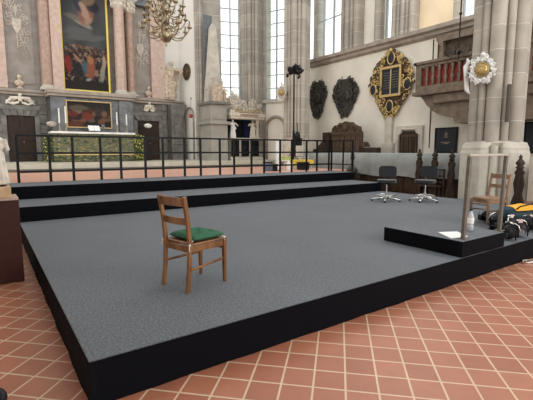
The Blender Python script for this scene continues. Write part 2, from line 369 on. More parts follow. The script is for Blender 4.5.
# blind arch under window 2
def wallM(P, Q, s, n_off=0):
    P = Vector((P[0], P[1], 0)); Q = Vector((Q[0], Q[1], 0)); d = (Q-P).normalized(); n = Vector((-d.y, d.x, 0))
    return Matrix.Translation(P+d*s+n*n_off) @ Matrix(((d.x, n.x, 0, 0), (d.y, n.y, 0, 0), (0, 0, 1, 0), (0, 0, 0, 1)))
b = B(); b.M = wallM(A2, A3, (t0+t1)/2+.0, -.03)
ht = onwall(275, 117, A2, A3).z-PF; rr = .56
pts = [(-rr, 0, PF+.01)]+[(-rr*math.cos(a), 0, PF+ht-rr+rr*math.sin(a)) for a in [PI*i/14 for i in range(15)]]+[(rr, 0, PF+.01)]
b.tube(pts, .09, 8); o = structure(b.build('trim_arch', m_ledge))
b = B(); b.M = wallM(A2, A3, (t0+t1)/2, -.05); b.box(-.9, .9, -.05, .06, zb2-.12, zb2+.02); structure(b.build('window_sill', m_pale))
# altar back wall
AY = 18.5
structure(B().box(-12, 8.7, AY+.35, AY+.9, PF, ZT).build('wall_back', m_white))

# ------------------------------------------------------------------ compound piers
def pier(name, label, c, R, nsh, z0, z1, m, base=None, rsh=.16, rot=0, gap=False):
    root = thing(name, label, 'pier', (c[0], c[1], z0))
    b = B(); b.cyl((c[0], c[1], z0), (c[0], c[1], z1), R*.88, n=32)
    for i in range(nsh):
        a = rot+2*PI*i/nsh; r = rsh*(1 if i % 2 == 0 else .5); q_ = (R-r*.35) if i % 2 == 0 else R-.03
        x, y = c[0]+q_*math.cos(a), c[1]+q_*math.sin(a); b.cyl((x, y, z0), (x, y, z1), r, n=14)
    b.build('shaft', m, root)
    if base:
        zb, Rb = base; b = B(); k = 8
        prof = [(Rb, 0), (Rb, zb*.83), (Rb*.97, zb*.87), (Rb*.97, zb*.9), (Rb*.9, zb*.97), (R*1.02, zb)]
        ca = math.atan2(CAM.y-c[1], CAM.x-c[0]) % (2*PI)
        def facet(t, z):
            k_ = math.cos(PI/8)/math.cos(((t-ca+PI/8+2*PI) % (PI/4))-PI/8)
            dd = abs(((t-ca+PI) % (2*PI))-PI)
            return k_-1-(.16 if dd < .17 and .25 < z < zb*.93 else 0)
        b.lathe([(r, z) for r, z in [(Rb*1.05, 0), (Rb*1.05, .2), (Rb, .26)]+prof[1:]], 72, (c[0], c[1], z0), fold=facet, smooth=False)
        b.cyl((c[0]+Rb*.88*math.cos(ca), c[1]+Rb*.88*math.sin(ca), z0+.26), (c[0]+Rb*.8*math.cos(ca), c[1]+Rb*.8*math.sin(ca), z0+zb*.93), .09, n=14)
        b.build('base', m_pale, root)
    return root
# near right pier
near_pier = pier('stone_pier', 'huge fluted stone pier at right carrying the white cartouche with gold centre', (10.72, 2.86), .58, 12, 0, ZT, m_stone, (1.84, .86), .17, .3)
pier('stone_pier', 'far fluted stone pier at the corner of the apse behind the tall light stand', (11.95, 12.75), .54, 14, .0, ZT, m_stone, (2.2, .68), .15, .2)
pier('stone_pier', 'grooved stone pier between the two tall apse windows', (11.75, 16.35), .54, 16, PF, ZT, m_apse, None, .13, 0)
pier('stone_pier', 'slender stone shafts left of the grey obelisk', (9.15, 17.35), .2, 8, PF, ZT, m_apse, None, .09, 0)

# ------------------------------------------------------------------ STAGE
SX = 9.9
def skirt(b, pts, z0, z1, fold=.006, closed=False):
    vs = []; fs = []; acc = 0
    P = []
    for (x0, y0), (x1, y1) in zip(pts[:-1], pts[1:]):
        L = math.hypot(x1-x0, y1-y0); n = max(2, int(L/.06)); nx, ny = (y1-y0)/L, -(x1-x0)/L
        for i in range(n+1):
            s = L*i/n; e = min(1, min(s, L-s)/.1); o = e*fold*(math.sin((acc+s)*7.3)+.6*math.sin((acc+s)*17+1)); P.append((x0+(x1-x0)*i/n, y0+(y1-y0)*i/n, nx*o, ny*o))
        acc += L
    for x, y, ox, oy in P: vs += [(x+ox*1.6, y+oy*1.6, z0), (x+ox*.7, y+oy*.7, (z0+z1)/2), (x, y, z1)]
    for i in range(len(P)-1):
        for k in (0, 1): fs.append((3*i+k, 3*i+3+k, 3*i+4+k, 3*i+1+k))
    b.add(vs, fs, True)
def platform(name, label, x0, x1, y0, y1, z0, z1, cat='stage'):
    root = thing(name, label, cat, ((x0+x1)/2, y0, z0))
    b = B(); b.box(x0, x1, y0, y1, z1-.012, z1); b.build('carpet_top', m_carpet, root, bevel=.004)
    b = B(); b.box(x0+.03, x1-.03, y0+.03, y1-.03, z0+.001, z1-.013); b.build('frame_core', m_skirt, root)
    b = B(); skirt(b, [(x0-.004, y1), (x0-.004, y0-.004), (x1+.004, y0-.004), (x1+.004, y1)], z0+.002, z1-.003, .0022); b.build('skirt', m_skirt, root); return root
platform('stage', 'large low stage with grey carpet and black skirt, filling the foreground', 0, SX, 0, 5.87, 0, S1)
platform('stage_step', 'lower of the two long carpeted steps at the back of the stage', 0, SX, 5.88, 8.35, 0, S2)
b0 = platform('stage_step', 'upper long carpeted step carrying the black railing', -.06, SX+.2, 7.2, 8.4, S2+.001, S3)
platform('small_platform', 'small black-sided carpeted block at the right front of the stage', 4.22, 5.25, .003, 1.17, S1+.001, .505, 'platform')

# railing at the back
root = thing('guard_railing', 'black square-tube guard railing along the back step', 'railing', (5, 8.34, S3))
px = [18.8,50.9,74.1,101.7,121.6,146,163.6,185,201,220.2,234.3,251.6,264.1,280,291.5,306.3,316.6]
RY = 8.34; SXR = SX+.2; xs = [ony(p, 178, RY).x for p in px+[328.5]]+[SXR-.03]
for x in xs: B().box(x-.029, x+.029, RY-.02, RY+.02, S3+.001, 1.95).build('post', m_black, root)
for z in (1.935, 1.53, 1.10):
    B().box(xs[0]-.02, SXR-.02, RY-.05, RY-.021, z-.024, z+.024).build('rail', m_black, root)
for y in (7.75, 7.3): B().box(SXR-.05, SXR-.01, y-.02, y+.02, S3+.001, 1.95).build('post', m_black, root)
for z in (1.935, 1.53, 1.10): B().box(SXR-.075, SXR-.052, 7.22, RY-.05, z-.018, z+.018).build('rail', m_black, root)

# ------------------------------------------------------------------ paint on canvases
def canvas(name, x0, x1, z0, z1, y, nx, nz, fn, m, parent):
    me = bpy.data.meshes.new(name); T = TM[parent.name].inverted(); vs = []; cols = []
    for j in range(nz+1):
        for i in range(nx+1):
            u, v = i/nx, j/nz; vs.append(tuple(T @ Vector((x0+(x1-x0)*u, y, z0+(z1-z0)*v)))); cols.append((*fn(u, v), 1))
    n = nx+1; N = len(vs)
    vs += [tuple(T @ Vector(c)) for c in ((x0, y+.03, z0), (x1, y+.03, z0), (x1, y+.03, z1), (x0, y+.03, z1))]; cols += [(.05, .04, .03, 1)]*4
    fs = [(j*n+i, j*n+i+1, (j+1)*n+i+1, (j+1)*n+i) for j in range(nz) for i in range(nx)]
    fs += [(N, N+3, N+2, N+1)]
    me.from_pydata(vs, [], fs); ca = me.color_attributes.new('Col', 'FLOAT_COLOR', 'POINT')
    for k, c in enumerate(cols): ca.data[k].color = c
    me.materials.append(m); o = bpy.data.objects.new(name, me); COL.objects.link(o); o.parent = parent; return o
def blobs(lst, base, asp=1.0):
    def fn(u, v):
        c = list(base(u, v))
        for (bu, bv, ru, rv, rot, col) in lst:
            du, dv = u-bu, v-bv; a = math.cos(rot); s_ = math.sin(rot); p = (du*a+dv*asp*s_)/ru; q = (-du*s_+dv*asp*a)/(rv*asp); d = p*p+q*q
            if d < 1.6:
                k = max(0, min(1, (1.6-d)/.9)); k *= .9; c = [c[i]*(1-k)+col[i]*.72*k for i in range(3)]
        return c
    return fn
def vnoise(u, v, s):
    return .5+.25*math.sin(u*s*3.1+math.sin(v*s*2.3)*2)+.25*math.sin(v*s*4.3+math.sin(u*s*1.7+1)*2.2)

# ------------------------------------------------------------------ HIGH ALTAR
alt = thing('high_altar', 'towering marble altarpiece with pink columns and a dark stone lower storey', 'altar', (3.85, AY, PF))
XC = 3.85
b = B(); b.box(-.9, 8.2, AY-.02, AY+.35, PF, 4.0)
for k in range(7):            # channelled stone courses
    z = PF+.42*k
    for x0, x1 in ((-.9, .28), (1.72, 2.05), (5.75, 6.0), (7.42, 7.72)): b.box(x0, x1, AY-.07, AY-.021, z+.02, z+.39)
b.build('lower_storey', m_greystone, alt, bevel=.01)
b = B(); b.box(2.15, 5.62, AY-.85, AY-.022, PF, 3.95); b.box(2.1, 2.75, AY-.95, AY-.851, PF, 3.95); b.box(5.0, 5.66, AY-.95, AY-.851, PF, 3.95)
b.build('central_block', m_marble, alt, bevel=.015)
b = B()
b.box(-.95, 8.6, AY-.16, AY+.3, 4.0, 4.12).box(-.98, 8.65, AY-.24, AY+.3, 4.12, 4.24)
b.box(2.0, 5.75, AY-1.05, AY-.25, 3.96, 4.08).box(1.95, 5.8, AY-1.12, AY-.245, 4.08, 4.24)
b.build('ledge', m_ledge, alt, bevel=.02)
b = B(); b.box(-.9, 7.66, AY+.0, AY+.34, 4.25, ZT); b.build('back_panel', m_greypanel, alt)
def mcol(x, y, r, z0, z1, m, cap=True):
    b = B(); b.cyl((x, y, z0+.22), (x, y, z1), r, r*.93, 28); b.build('column_shaft', m, alt)
    b = B(); b.box(x-r*1.3, x+r*1.3, y-r*1.3, y+r*1.3, z0, z0+.08); b.lathe([(r*1.28,.08),(r*1.3,.12),(r*1.1,.15),(r*1.18,.18),(r*1.02,.22)], 24, (x, y, z0)); b.build('column_base', m_pale, alt)
    if cap:
        b = B(); b.lathe([(r*.95,0),(r*1.05,.05),(r*1.1,.3),(r*1.45,.55)], 20, (x, y, z1), fold=lambda t, z: .08*math.sin(8*t)); b.box(x-r*1.5, x+r*1.5, y-r*1.5, y+r*1.5, z1+.55, z1+.65)
        for k in range(8):
            a = 2*PI*k/8
            for zz in (.15, .35): b.sph((x+r*1.25*math.cos(a+zz), y+r*1.25*math.sin(a+zz), z1+zz), (.07,.07,.1), 8, 6)
        b.build('capital', m_statue, alt)
mcol(XC-1.72, AY-.3, .24, 4.25, 8.35, m_red); mcol(XC+1.98, AY-.3, .21, 4.25, 8.2, m_red)
mcol(XC+1.42, AY-.55, .25, 4.25, 8.25, m_pink)
b = B(); b.box(XC-1.52, XC-1.08, AY-.5, AY-.02, 4.25, ZT); b.build('pilaster', m_pink, alt, bevel=.01)
for x0, x1 in ((6.9, 7.65), (-.05, .62)):
    b = B(); b.box(x0, x1, AY-.22, AY-.02, 4.25, ZT); b.build('pilaster', m_pink, alt, bevel=.01)

b = B(); b.box(1.62, 5.95, AY-.95, AY-.02, 8.95, 9.3).box(1.4, 6.3, AY-1.1, AY+.0, 9.3, 9.6); b.build('entablature', m_ledge, alt)
b = B(); b.box(5.85, 7.0, AY-.3, AY-.021, 8.7, 9.1); b.build('frieze_block', m_marble, alt)
# carved trophies on the side panels
rnd = random.Random(4)
def trophy(xc, zc, parent, h=2.2, flip=1):
    b = B(); y = AY-.04
    b.tube([(xc-.45*flip, y, zc+h*.62), (xc+.42*flip, y, zc-h*.62)], [.015, .05], 6)
    b.prism([(xc-.17, zc+.3), (xc+.17, zc+.3), (xc+.18, zc), (xc, zc-.35), (xc-.18, zc)], 'y', y-.05, y)
    for i in range(26):
        a = rnd.random()*2*PI; rr = .2+.28*rnd.random(); b.scroll((xc+rr*math.cos(a), y, zc+.15+rr*2.4*math.sin(a)), .1+.06*rnd.random(), .025, 1.2, 1 if rnd.random() < .5 else -1, 'y', 10, a)
    b.cyl((xc, y, zc-.9), (xc, y, zc+.9), .035, .03, 6)
    b.build('trophy_relief', m_relief, parent)
trophy(1.1, 6.9, alt); trophy(6.4, 6.6, alt, 2.4, -1)
for xc in (1.05, 6.45):
    b = B(); b.box(xc-.62, xc+.62, AY-.035, AY-.001, 4.5, 8.6); b.build('panel_field', m_greypanel, alt)
# side volute with corbel at the right end
b = B(); b.prism([(7.75, PF), (8.5, PF), (8.5, 2.0), (8.35, 2.6), (8.35, 3.2), (8.62, 3.9), (8.62, 4.0), (7.75, 4.0)], 'y', AY-.6, AY-.03)
b.box(7.9, 8.3, AY-.66, AY-.6, 1.9, 3.1)
b.build('side_buttress', m_greystone, alt, bevel=.02)
# doors in the lower storey
for x0, x1, dx in ((.47, 1.54, 0), (6.12, 7.25, 0)):
    d = B(); d.box(x0+.02, x1-.02, AY-.075, AY-.03, PF+.01, 3.1)
    for k in range(2):
        for zz in ((1.25, 1.9), (2.0, 2.95)): d.box(x0+.1+k*.5*(x1-x0), x0+(.5*(x1-x0))-.06+k*.5*(x1-x0), AY-.095, AY-.075, zz[0], zz[1])
    dd = d.build('door', m_door, alt, bevel=.01)
    B().sph((x0+.5*(x1-x0)+.06, AY-.11, 1.95), .03).build('door_knob', m_brass, dd)
    f = B(); f.box(x0-.2, x0, AY-.12, AY-.071, PF, 3.1).box(x1, x1+.2, AY-.12, AY-.071, PF, 3.1).box(x0-.25, x1+.25, AY-.14, AY-.071, 3.35, 3.55)
    n = 5
    for k in range(n):        # voussoirs
        u0 = x0-.15+(x1-x0+.3)*k/n; u1 = u0+(x1-x0+.3)/n; m_ = (x0+x1)/2; g = .82
        f.prism([(m_+(u0-m_)*g+.01, 3.11), (m_+(u1-m_)*g-.01, 3.11), (u1-.01, 3.345), (u0+.01, 3.345)], 'y', AY-.13-.03*(k % 2), AY-.071)
    f.build('door_surround', m_greystone, alt, bevel=.008)

# paintings
pt = thing('painting', 'tall dark painting with crowd and floating figure in bright gold frame', 'painting', (3.85, AY-.12, 4.28))
x0, x1, z0, z1 = 2.76, 4.85, 4.30, 10.2
r2 = random.Random(8); lst = []
sky = lambda u, v: [c*(.75+.5*vnoise(u, v, 3)) for c in ((.055,.058,.06) if v > .33 else (.018,.014,.012))]
for i in range(9): lst.append((.5+.28*r2.uniform(-1, 1), .44+.03*r2.uniform(-1, 1), .2, .02, r2.uniform(-.2, .5), (.13,.135,.13)))
lst += [(.42,.535,.26,.022,-.5,(.35,.33,.26)), (.28,.56,.2,.02,-.2,(.17,.16,.13)), (.55,.6,.16,.085,-.2,(.30,.14,.10)), (.52,.61,.08,.06,.4,(.52,.33,.24)), (.47,.655,.07,.03,.3,(.5,.34,.26)),
        (.72,.66,.13,.04,-.6,(.02,.025,.04)), (.6,.55,.1,.02,.8,(.42,.28,.2)), (.35,.66,.05,.06,.5,(.04,.05,.08)), (.6,.72,.15,.05,0,(.3,.2,.12)), (.5,.85,.3,.1,0,(.18,.15,.1))]
for i in range(330):
    u, v = r2.random(), .08+.27*r2.random()**.8
    lst.append((u, v, .015+.028*r2.random(), .004+.012*r2.random(), r2.uniform(-1, 1), r2.choice([(.03,.025,.02), (.16,.06,.03), (.07,.05,.04), (.24,.12,.07), (.03,.045,.06), (.30,.20,.14), (.10,.035,.025), (.2,.18,.16)])))
lst += [(.1,.2,.07,.06,.1,(.3,.03,.02)), (.5,.18,.09,.045,.2,(.05,.14,.17)), (.6,.17,.09,.075,-.1,(.30,.10,.05)), (.6,.245,.07,.03,0,(.42,.19,.09)), (.87,.15,.05,.065,-.1,(.32,.33,.24)), (.92,.24,.04,.05,0,(.45,.33,.27)),
        (.3,.16,.1,.06,.1,(.02,.02,.022)), (.54,.09,.06,.01,.3,(.3,.36,.38)), (.3,.25,.12,.01,-.9,(.38,.22,.15)), (.5,.03,.6,.025,0,(.03,.022,.018))]
canvas('canvas', x0+.08, x1-.08, z0+.08, z1, AY-.16, 90, 240, blobs(lst, sky, 3.2), m_canvas, pt)
b = B(); b.box(x0-.01, x0+.085, AY-.22, AY-.1, z0, z1).box(x1-.085, x1+.01, AY-.22, AY-.1, z0, z1).box(x0+.086, x1-.086, AY-.22, AY-.1, z0, z0+.11); b.box(x0+.086, x1-.086, AY-.22, AY-.1, z1-.02, z1+.08)
b.build('gilt_frame', m_goldp, pt, bevel=.02)
Y2 = AY-.97
pt = thing('painting', 'wide dark painting of a table scene in thin gold frame above the altar table', 'painting', (3.8, Y2, 2.65))
pA, pB = ony(67, 127.5, Y2), ony(111, 102.5, Y2); x0, x1, z0, z1 = pA.x, pB.x, pA.z, pB.z
lst = []
for i in range(60): lst.append((r2.random(), .2+.6*r2.random(), .03+.06*r2.random(), .04+.08*r2.random(), r2.uniform(-1, 1), r2.choice([(.03,.025,.02), (.12,.03,.02), (.05,.04,.035), (.2,.09,.05), (.04,.035,.03), (.13,.10,.08)])))
lst += [(.22,.6,.1,.08,.3,(.2,.17,.13)), (.25,.75,.2,.1,0,(.12,.1,.07)), (.45,.42,.12,.15,0,(.22,.05,.03)), (.13,.5,.1,.12,0,(.16,.03,.02)), (.85,.55,.06,.12,0,(.22,.12,.07)), (.15,.1,.2,.1,0,(.13,.05,.03))]
canvas('canvas', x0+.05, x1-.05, z0+.05, z1-.05, Y2-.012, 70, 42, blobs(lst, lambda u, v: (.02,.016,.013)), m_canvas, pt)
b = B(); b.box(x0, x0+.05, Y2-.05, Y2+.015, z0, z1).box(x1-.05, x1, Y2-.05, Y2+.015, z0, z1).box(x0+.051, x1-.051, Y2-.05, Y2+.015, z0, z0+.05).box(x0+.051, x1-.051, Y2-.05, Y2+.015, z1-.05, z1); b.build('gilt_frame', mat('dull gold frame', (.55,.38,.18), .45, metal=.3), pt, bevel=.01)

# altar table
TY = 16.6
tl, tr = ony(53, 140, TY).x, ony(133.5, 140, TY).x; tz = ony(90, 132, TY).z
at_ = thing('altar_table', 'long altar table with white cloth top and flowered green front', 'altar table', ((tl+tr)/2, TY, PF))
B().box(tl+.05, tr-.05, TY+.05, TY+.9, PF+.001, tz-.09).build('table_body', m_greystone, at_)
B().box(tl-.05, tr+.05, TY-.08, TY+.95, tz-.085, tz-.012).build('table_slab', m_pale, at_, bevel=.015)
b = B(); skirt(b, [(tl-.06, TY+.6), (tl-.06, TY-.1), (tr+.06, TY-.1), (tr+.06, TY+.6)], tz-.08, tz-.01, .012); b.box(tl-.06, tr+.06, TY-.1, TY+.95, tz-.011, tz); b.build('white_cloth', m_white2, at_)
r3 = random.Random(2); fl = []
for i in range(620):
    fl.append((r3.random(), r3.random(), r3.uniform(.004, .014), r3.uniform(.012, .05), r3.uniform(-1.2, 1.2), r3.choice([(.30,.28,.12), (.42,.36,.15), (.45,.43,.28), (.10,.13,.07), (.03,.045,.025), (.16,.19,.10), (.30,.20,.10), (.22,.24,.17)])))
canvas('antependium', tl, tr, PF+.02, tz-.085, TY-.02, 190, 52, blobs(fl, lambda u, v: (.13,.14,.09) if v > .22 else (.07,.08,.05)), m_cloth_fl, at_)
b = B(); b.box(tl, tr, TY-.04, TY-.022, PF+.30, PF+.34); b.build('gold_braid', m_gold, at_)
def candlestick(px, h, lab, ty=TY+.35):
    p = ony(px, 132, ty); z = tz
    r = thing('candlestick', lab, 'candlestick', (p.x, ty, z), group=None)
    B().lathe([(.10,0),(.10,.02),(.04,.06),(.025,.12),(.045,.16),(.022,.2),(.022,.3),(.05,.34),(.06,.36),(.012,.37)], 14, (p.x, ty, z)).build('stick', m_brass, r)
    B().cyl((p.x, ty, z+.37), (p.x, ty, z+.37+h), .032, .03, 10).build('candle', m_wax, r)
candlestick(60, .62, 'tall candle in brass holder near the left end of the altar table')
candlestick(66.5, .72, 'tall candle in brass holder against left edge of the table-scene painting')
candlestick(117.5, .58, 'candle in brass holder right of the table-scene painting')
candlestick(127, .5, 'candle in brass holder at the right end of the altar table')
p = ony(94, 132, TY+.3); r = thing('missal_stand', 'open white missal on small stand at middle of altar table', 'book', (p.x, TY+.3, tz))
b = B(); b.prism([(TY+.15, tz+.001), (TY+.4, tz+.001), (TY+.4, tz+.18)], 'x', p.x-.12, p.x+.12); b.build('stand', m_brass, r)
b = B(); b.M = Matrix.Translation((p.x, TY+.24, tz+.17)) @ Matrix.Rotation(.75, 4, 'X'); b.box(-.24, -.005, -.17, .17, 0, .03).box(.005, .24, -.17, .17, 0, .03); b.build('open_book', m_paper, r, bevel=.012)
p = ony(103.5, 132, TY+.4); tag(B().lathe([(.09,0),(.09,.02),(.02,.06),(.02,.14),(.04,.16),(.02,.19),(.07,.26),(.085,.36),(.075,.36),(.01,.26)], 16, (p.x, TY+.4, tz)).build('goblet', mat('blue glazed metal', (.12,.2,.25), .3, metal=.5), loc=(p.x, TY+.4, tz)), 'blue grey goblet right of the missal on the altar table', 'goblet')

def bush(name, lab, c, w_, d_, h_, n, mats, seed, pot=None, cat='flowers'):
    r = thing(name, lab, cat, c); rr = random.Random(seed)
    if pot: B().lathe([(pot*.7,0),(pot,.02),(pot*.9,h_*.2),(pot*1.1,h_*.3),(pot*.95,h_*.32)], 14, c).build('vase', m_pale, r)
    lv = B(); pe = B()
    for i in range(n):
        a = rr.random()*2*PI; q = math.sqrt(rr.random()); zz = h_*(.25+.75*rr.random()) if pot else h_*rr.random()
        k = 1-.35*abs(zz/h_-.55); p = Vector((c[0]+w_*q*k*math.cos(a), c[1]+d_*q*k*math.sin(a), c[2]+zz))
        e = Vector((rr.uniform(-1, 1), rr.uniform(-1, 1), rr.uniform(-.6, 1))).normalized(); s_ = e.orthogonal().normalized(); L = rr.uniform(.06, .12)
        lv.add([p, p+e*L*.5+s_*L*.28, p+e*L, p+e*L*.5-s_*L*.28], [(0,1,2,3)])
        if i % 6 == 0: pe.sph(p+e*.03, rr.uniform(.02, .04), 6, 5)
    st = B()
    for i in range(7):
        a = i*.9; st.cyl((c[0], c[1], c[2]+.02), (c[0]+w_*.6*math.cos(a), c[1]+d_*.6*math.sin(a), c[2]+h_*.8), .008, .004, 5)
    st.build('stems', m_leaf, r); lv.build('leaves', m_leaf, r); pe.build('blossoms', mats, r); return r
p = ony(140, 158, TY); bush('flower_arrangement', 'yellow flowering bush standing at right end of the altar table', (p.x, TY+.1, PF+.001), .3, .25, 1.2, 700, m_petal, 3)
p = ony(51, 159, TY); bush('flower_arrangement', 'dark green shrub at left end of the altar table', (p.x-.02, TY+.4, PF+.001), .2, .2, 1.1, 380, m_petal, 5)
for px_, py_, lab in ((51.5, 124, 'white dome shaped flower head on a stem left of the altar'), (148, 126, 'white dome shaped flower head on a stem right of the altar, before the dark doorway')):
    yy = AY-1.25 if px_ < 100 else TY+1.0
    p = ony(px_, py_, yy); r = thing('hydrangea_stand', lab, 'flowers', (p.x, yy, PF+.001))
    B().lathe([(.16,0),(.16,.03),(.03,.06),(.02,.1)], 14, (p.x, yy, PF+.001)).cyl((p.x, yy, PF+.08), (p.x, yy, p.z), .018, n=8).build('stem_stand', m_iron, r)
    b = B(); b.sph((p.x, yy, p.z), (.19,.17,.11), 14, 8); rr = random.Random(9)
    for i in range(60):
        a, e = rr.random()*2*PI, rr.random()*PI/2; b.sph((p.x+.18*math.cos(a)*math.cos(e), yy+.16*math.sin(a)*math.cos(e), p.z+.1*math.sin(e)), .03, 6, 4)
    b.build('flower_head', m_wpetal if px_ > 100 else MATS['grey limestone'] if 'grey limestone' in MATS else m_relief, r)

# ------------------------------------------------------------------ statues
def figure(b, h, arms=((-.9, .5), (.9, .9)), seed=0, lean=0., child=False, sit=False):
    rr = random.Random(seed); ph = rr.random()*6
    fold = lambda t, z: .10*math.sin(7*t+ph+z*2)+.05*math.sin(13*t+z*5+ph)
    if not sit:
        b.lathe([(.12,0),(.165,.02),(.15,.2),(.125,.4),(.12,.52),(.095,.6)], 36, fold=fold); 
    else:
        b.lathe([(.13,0),(.15,.02),(.14,.2),(.13,.34),(.1,.44)], 36, fold=fold); b.sph((0,-.12,.36), (.13,.2,.09)); 
        for s in (-1, 1): b.cyl((s*.07,-.27,.36), (s*.08,-.3,.04), .065, .045, 10)
    z0 = .0 if not sit else -.14
    b.sph((lean*.3,0,.66+z0), (.125,.085,.13), 14, 10); b.sph((lean*.4,0,.76+z0), (.145,.08,.075), 14, 8)
    hz = .905+z0; b.cyl((lean*.45,0,.78+z0), (lean*.6,0,.86+z0), .035, .03, 8); b.sph((lean*.6,-.01,hz), (.052,.06,.07), 12, 10)
    b.sph((lean*.6,.01,hz+.03), (.06,.062,.055), 12, 8); b.sph((lean*.6,-.07,hz-.005), (.012,.016,.016), 6, 5)
    for s, (a, e) in zip((-1, 1), arms):
        sh = Vector((s*.135+lean*.4, 0, .78+z0)); el = sh+Vector((s*.17*abs(math.sin(a)), -.05, -.17*math.cos(a))); ha = el+Vector((-s*.06, -.14*math.sin(e)-.02, .15*math.cos(e+1.2)+.03))
        b.cyl(sh, el, .045, .036, 9); b.sph(el, .037, 8, 6); b.cyl(el, ha, .036, .024, 9); b.sph(ha, (.026,.026,.034), 8, 6)
    b.tube([(-.12,-.07,.72+z0), (.02,-.11,.6+z0), (.12,-.09,.5+z0), (.13,.02,.42+z0)], [.03,.045,.045,.03], 8)
def statue(name, lab, loc, h, m, rz=0, plinth=None, pm=None, cat='statue', **kw):
    r = thing(name, lab, cat, loc, rz); b = B()
    z = 0
    if plinth:
        q = B(); q.box(-plinth[0]/2, plinth[0]/2, -plinth[0]/2, plinth[0]/2, 0.001, plinth[1]); q.build('plinth', pm or m, r, world=False, bevel=.01); z = plinth[1]
    b.M = Matrix.Translation((0,0,z-.005)) @ Matrix.Scale(h, 4); figure(b, h, **kw); b.build('figure', m, r, world=False, remesh=h*.012); return r
FACE = lambda x, y: math.atan2(CAM.y-y, CAM.x-x)+PI/2
pz = ony(168, 98.5, AY-.4)
r = statue('angel_statue', 'beige stone angel statue leaning on the right end of the altarpiece ledge', (7.88, AY-.12, 4.245), 1.98, m_sandst, -.3, (.55,.06), arms=((-1.3, .3), (1.2, 1.2)), seed=2, lean=.1)
b = B()
for s in (-1, 1):
    pts = [(s*.05,1.35), (s*.45,1.75), (s*.55,1.5), (s*.5,1.1), (s*.35,.8), (s*.1,1.0)]; b.prism(pts if s > 0 else pts[::-1], 'y', .12, .2)
b.sph((.0,.05,.25), (.42,.3,.28), 12, 8); b.sph((.12,.0,.75), (.32,.24,.4), 12, 8); b.sph((-.15,0,1.2), (.28,.22,.3), 12, 8)
b.build('wings_and_cloud', m_sandst, r, world=False, bevel=.03, seg=3)
# reliefs over the doors, bust
def cherubs(name, lab, x, z, w_, m):
    r = thing(name, lab, 'relief', (x, AY-.12, z)); b = B()
    b.sph((x, AY-.14, z+.25), (.1,.08,.13)); b.sph((x, AY-.17, z+.42), .08)
    for s in (-1, 1):
        b.tube([(x+s*.08, AY-.13, z+.3), (x+s*.3*w_, AY-.13, z+.28), (x+s*.5*w_, AY-.12, z+.02)], [.07,.09,.03], 8)
        b.tube([(x+s*.05, AY-.15, z+.1), (x+s*.25*w_, AY-.15, z+.02), (x+s*.45*w_, AY-.13, z+.08)], [.05,.05,.03], 8)
        for k in range(3): b.scroll((x+s*(.2+.12*k)*w_, AY-.13, z+.15), .08, .02, 1.2, s, 'y', 10)
    b.build('figure', m, r, remesh=.018)
    return r
cherubs('eagle_relief', 'pale spread wing carving above the left dark door', 1.03, 3.57, 1.1, m_statue)
cherubs('cherub_relief', 'pale seated cherub carving above the right dark door', 6.75, 3.57, .55, m_statue)
def bust(lab, x, y, z, m=m_sandst, s=1):
    r = thing('bust', lab, 'bust', (x, y, z)); b = B(); b.lathe([(.14*s,0),(.14*s,.05*s),(.06*s,.1*s),(.07*s,.15*s)], 12, (x, y, z)); b.sph((x, y, z+.25*s), (.2*s,.1*s,.14*s)); b.cyl((x, y, z+.3*s), (x, y, z+.42*s), .06*s, n=8); b.sph((x, y-.01, z+.5*s), (.09*s,.1*s,.12*s)); b.sph((x, y-.1*s, z+.49*s), .02*s, 6, 4); b.build('head_and_shoulders', m, r, remesh=.015)
bust('small stone bust on the ledge above the left door carving', 1.05, AY-.12, 4.245); bust('small stone bust on the ledge above the right door carving', 6.75, AY-.12, 4.245)

# oval plaque, niche, red lamp on white apse wall
def oval(name, lab, c, a, h, nrm, m1, m2, cat='plaque', rope=True):
    r = thing(name, lab, cat, c); d = Vector(nrm).normalized(); u = Vector((-d.y, d.x, 0)); M = Matrix.Translation(c) @ Matrix(((u.x, d.x, 0, 0), (u.y, d.y, 0, 0), (0, 0, 1, 0), (0, 0, 0, 1)))
    b = B(); b.M = M; pts = [(a*math.cos(t), h*math.sin(t)) for t in [2*PI*i/28 for i in range(28)]]; b.prism(pts, 'y', .002, .03); b.build('oval_panel', m1, r)
    b = B(); b.M = M; b.tube([(p[0], .03, p[1]) for p in pts], a*.1, 8, True); b.build('rim', m2, r)
    b = B(); b.M = M; rr = random.Random(3); b.sph((0,.03,0), (a*.4,.03,h*.4), 12, 8)
    for i in range(8): t = i*PI/4; b.scroll((a*.55*math.cos(t), .035, h*.6*math.sin(t)), a*.2, a*.05, 1.2, 1, 'y', 10, t)
    b.build('carving', m2, r); return r
c = onwall(187, 72, A0, A1); dn = (Vector(A1)-Vector(A0)).normalized(); nin = (dn.y, -dn.x, 0)
oval('oval_plaque', 'small dark oval plaque on the white wall right of the angel statue', tuple(Vector(c)+Vector(nin)*.0), .30, .42, nin, m_carved, mat('bronze', (.2,.14,.07), .4, metal=.6))
c = onwall(190, 112, A0, A1)
nm_ = wallM(A0, A1, (Vector((c.x, c.y))-Vector(A0)).length, 0)
b = B(); b.M = nm_; b.tube([(-.32,-.02,PF+.02)]+[(-.32*math.cos(a), -.02, c.z-.2+.42*math.sin(a)) for a in [PI*i/12 for i in range(13)]]+[(.32,-.02,PF+.02)], .06, 8); structure(b.build('trim_niche', m_ledge))
p = ony(191, 118, 17.0)
r = thing('sanctuary_lamp', 'small red hanging lamp by the niche left of the obelisk', 'lamp', (p.x, 17.0, p.z))
B().cyl((p.x, 17.0, p.z+.18), (p.x, 17.0, p.z+1.0), .008, n=6).tube([(p.x, 17.0, p.z+1.0), (p.x+.15, 17.2, p.z+1.05), (p.x+.3, 17.6, p.z+1.02)], .012, 6).build('chain', m_iron, r)
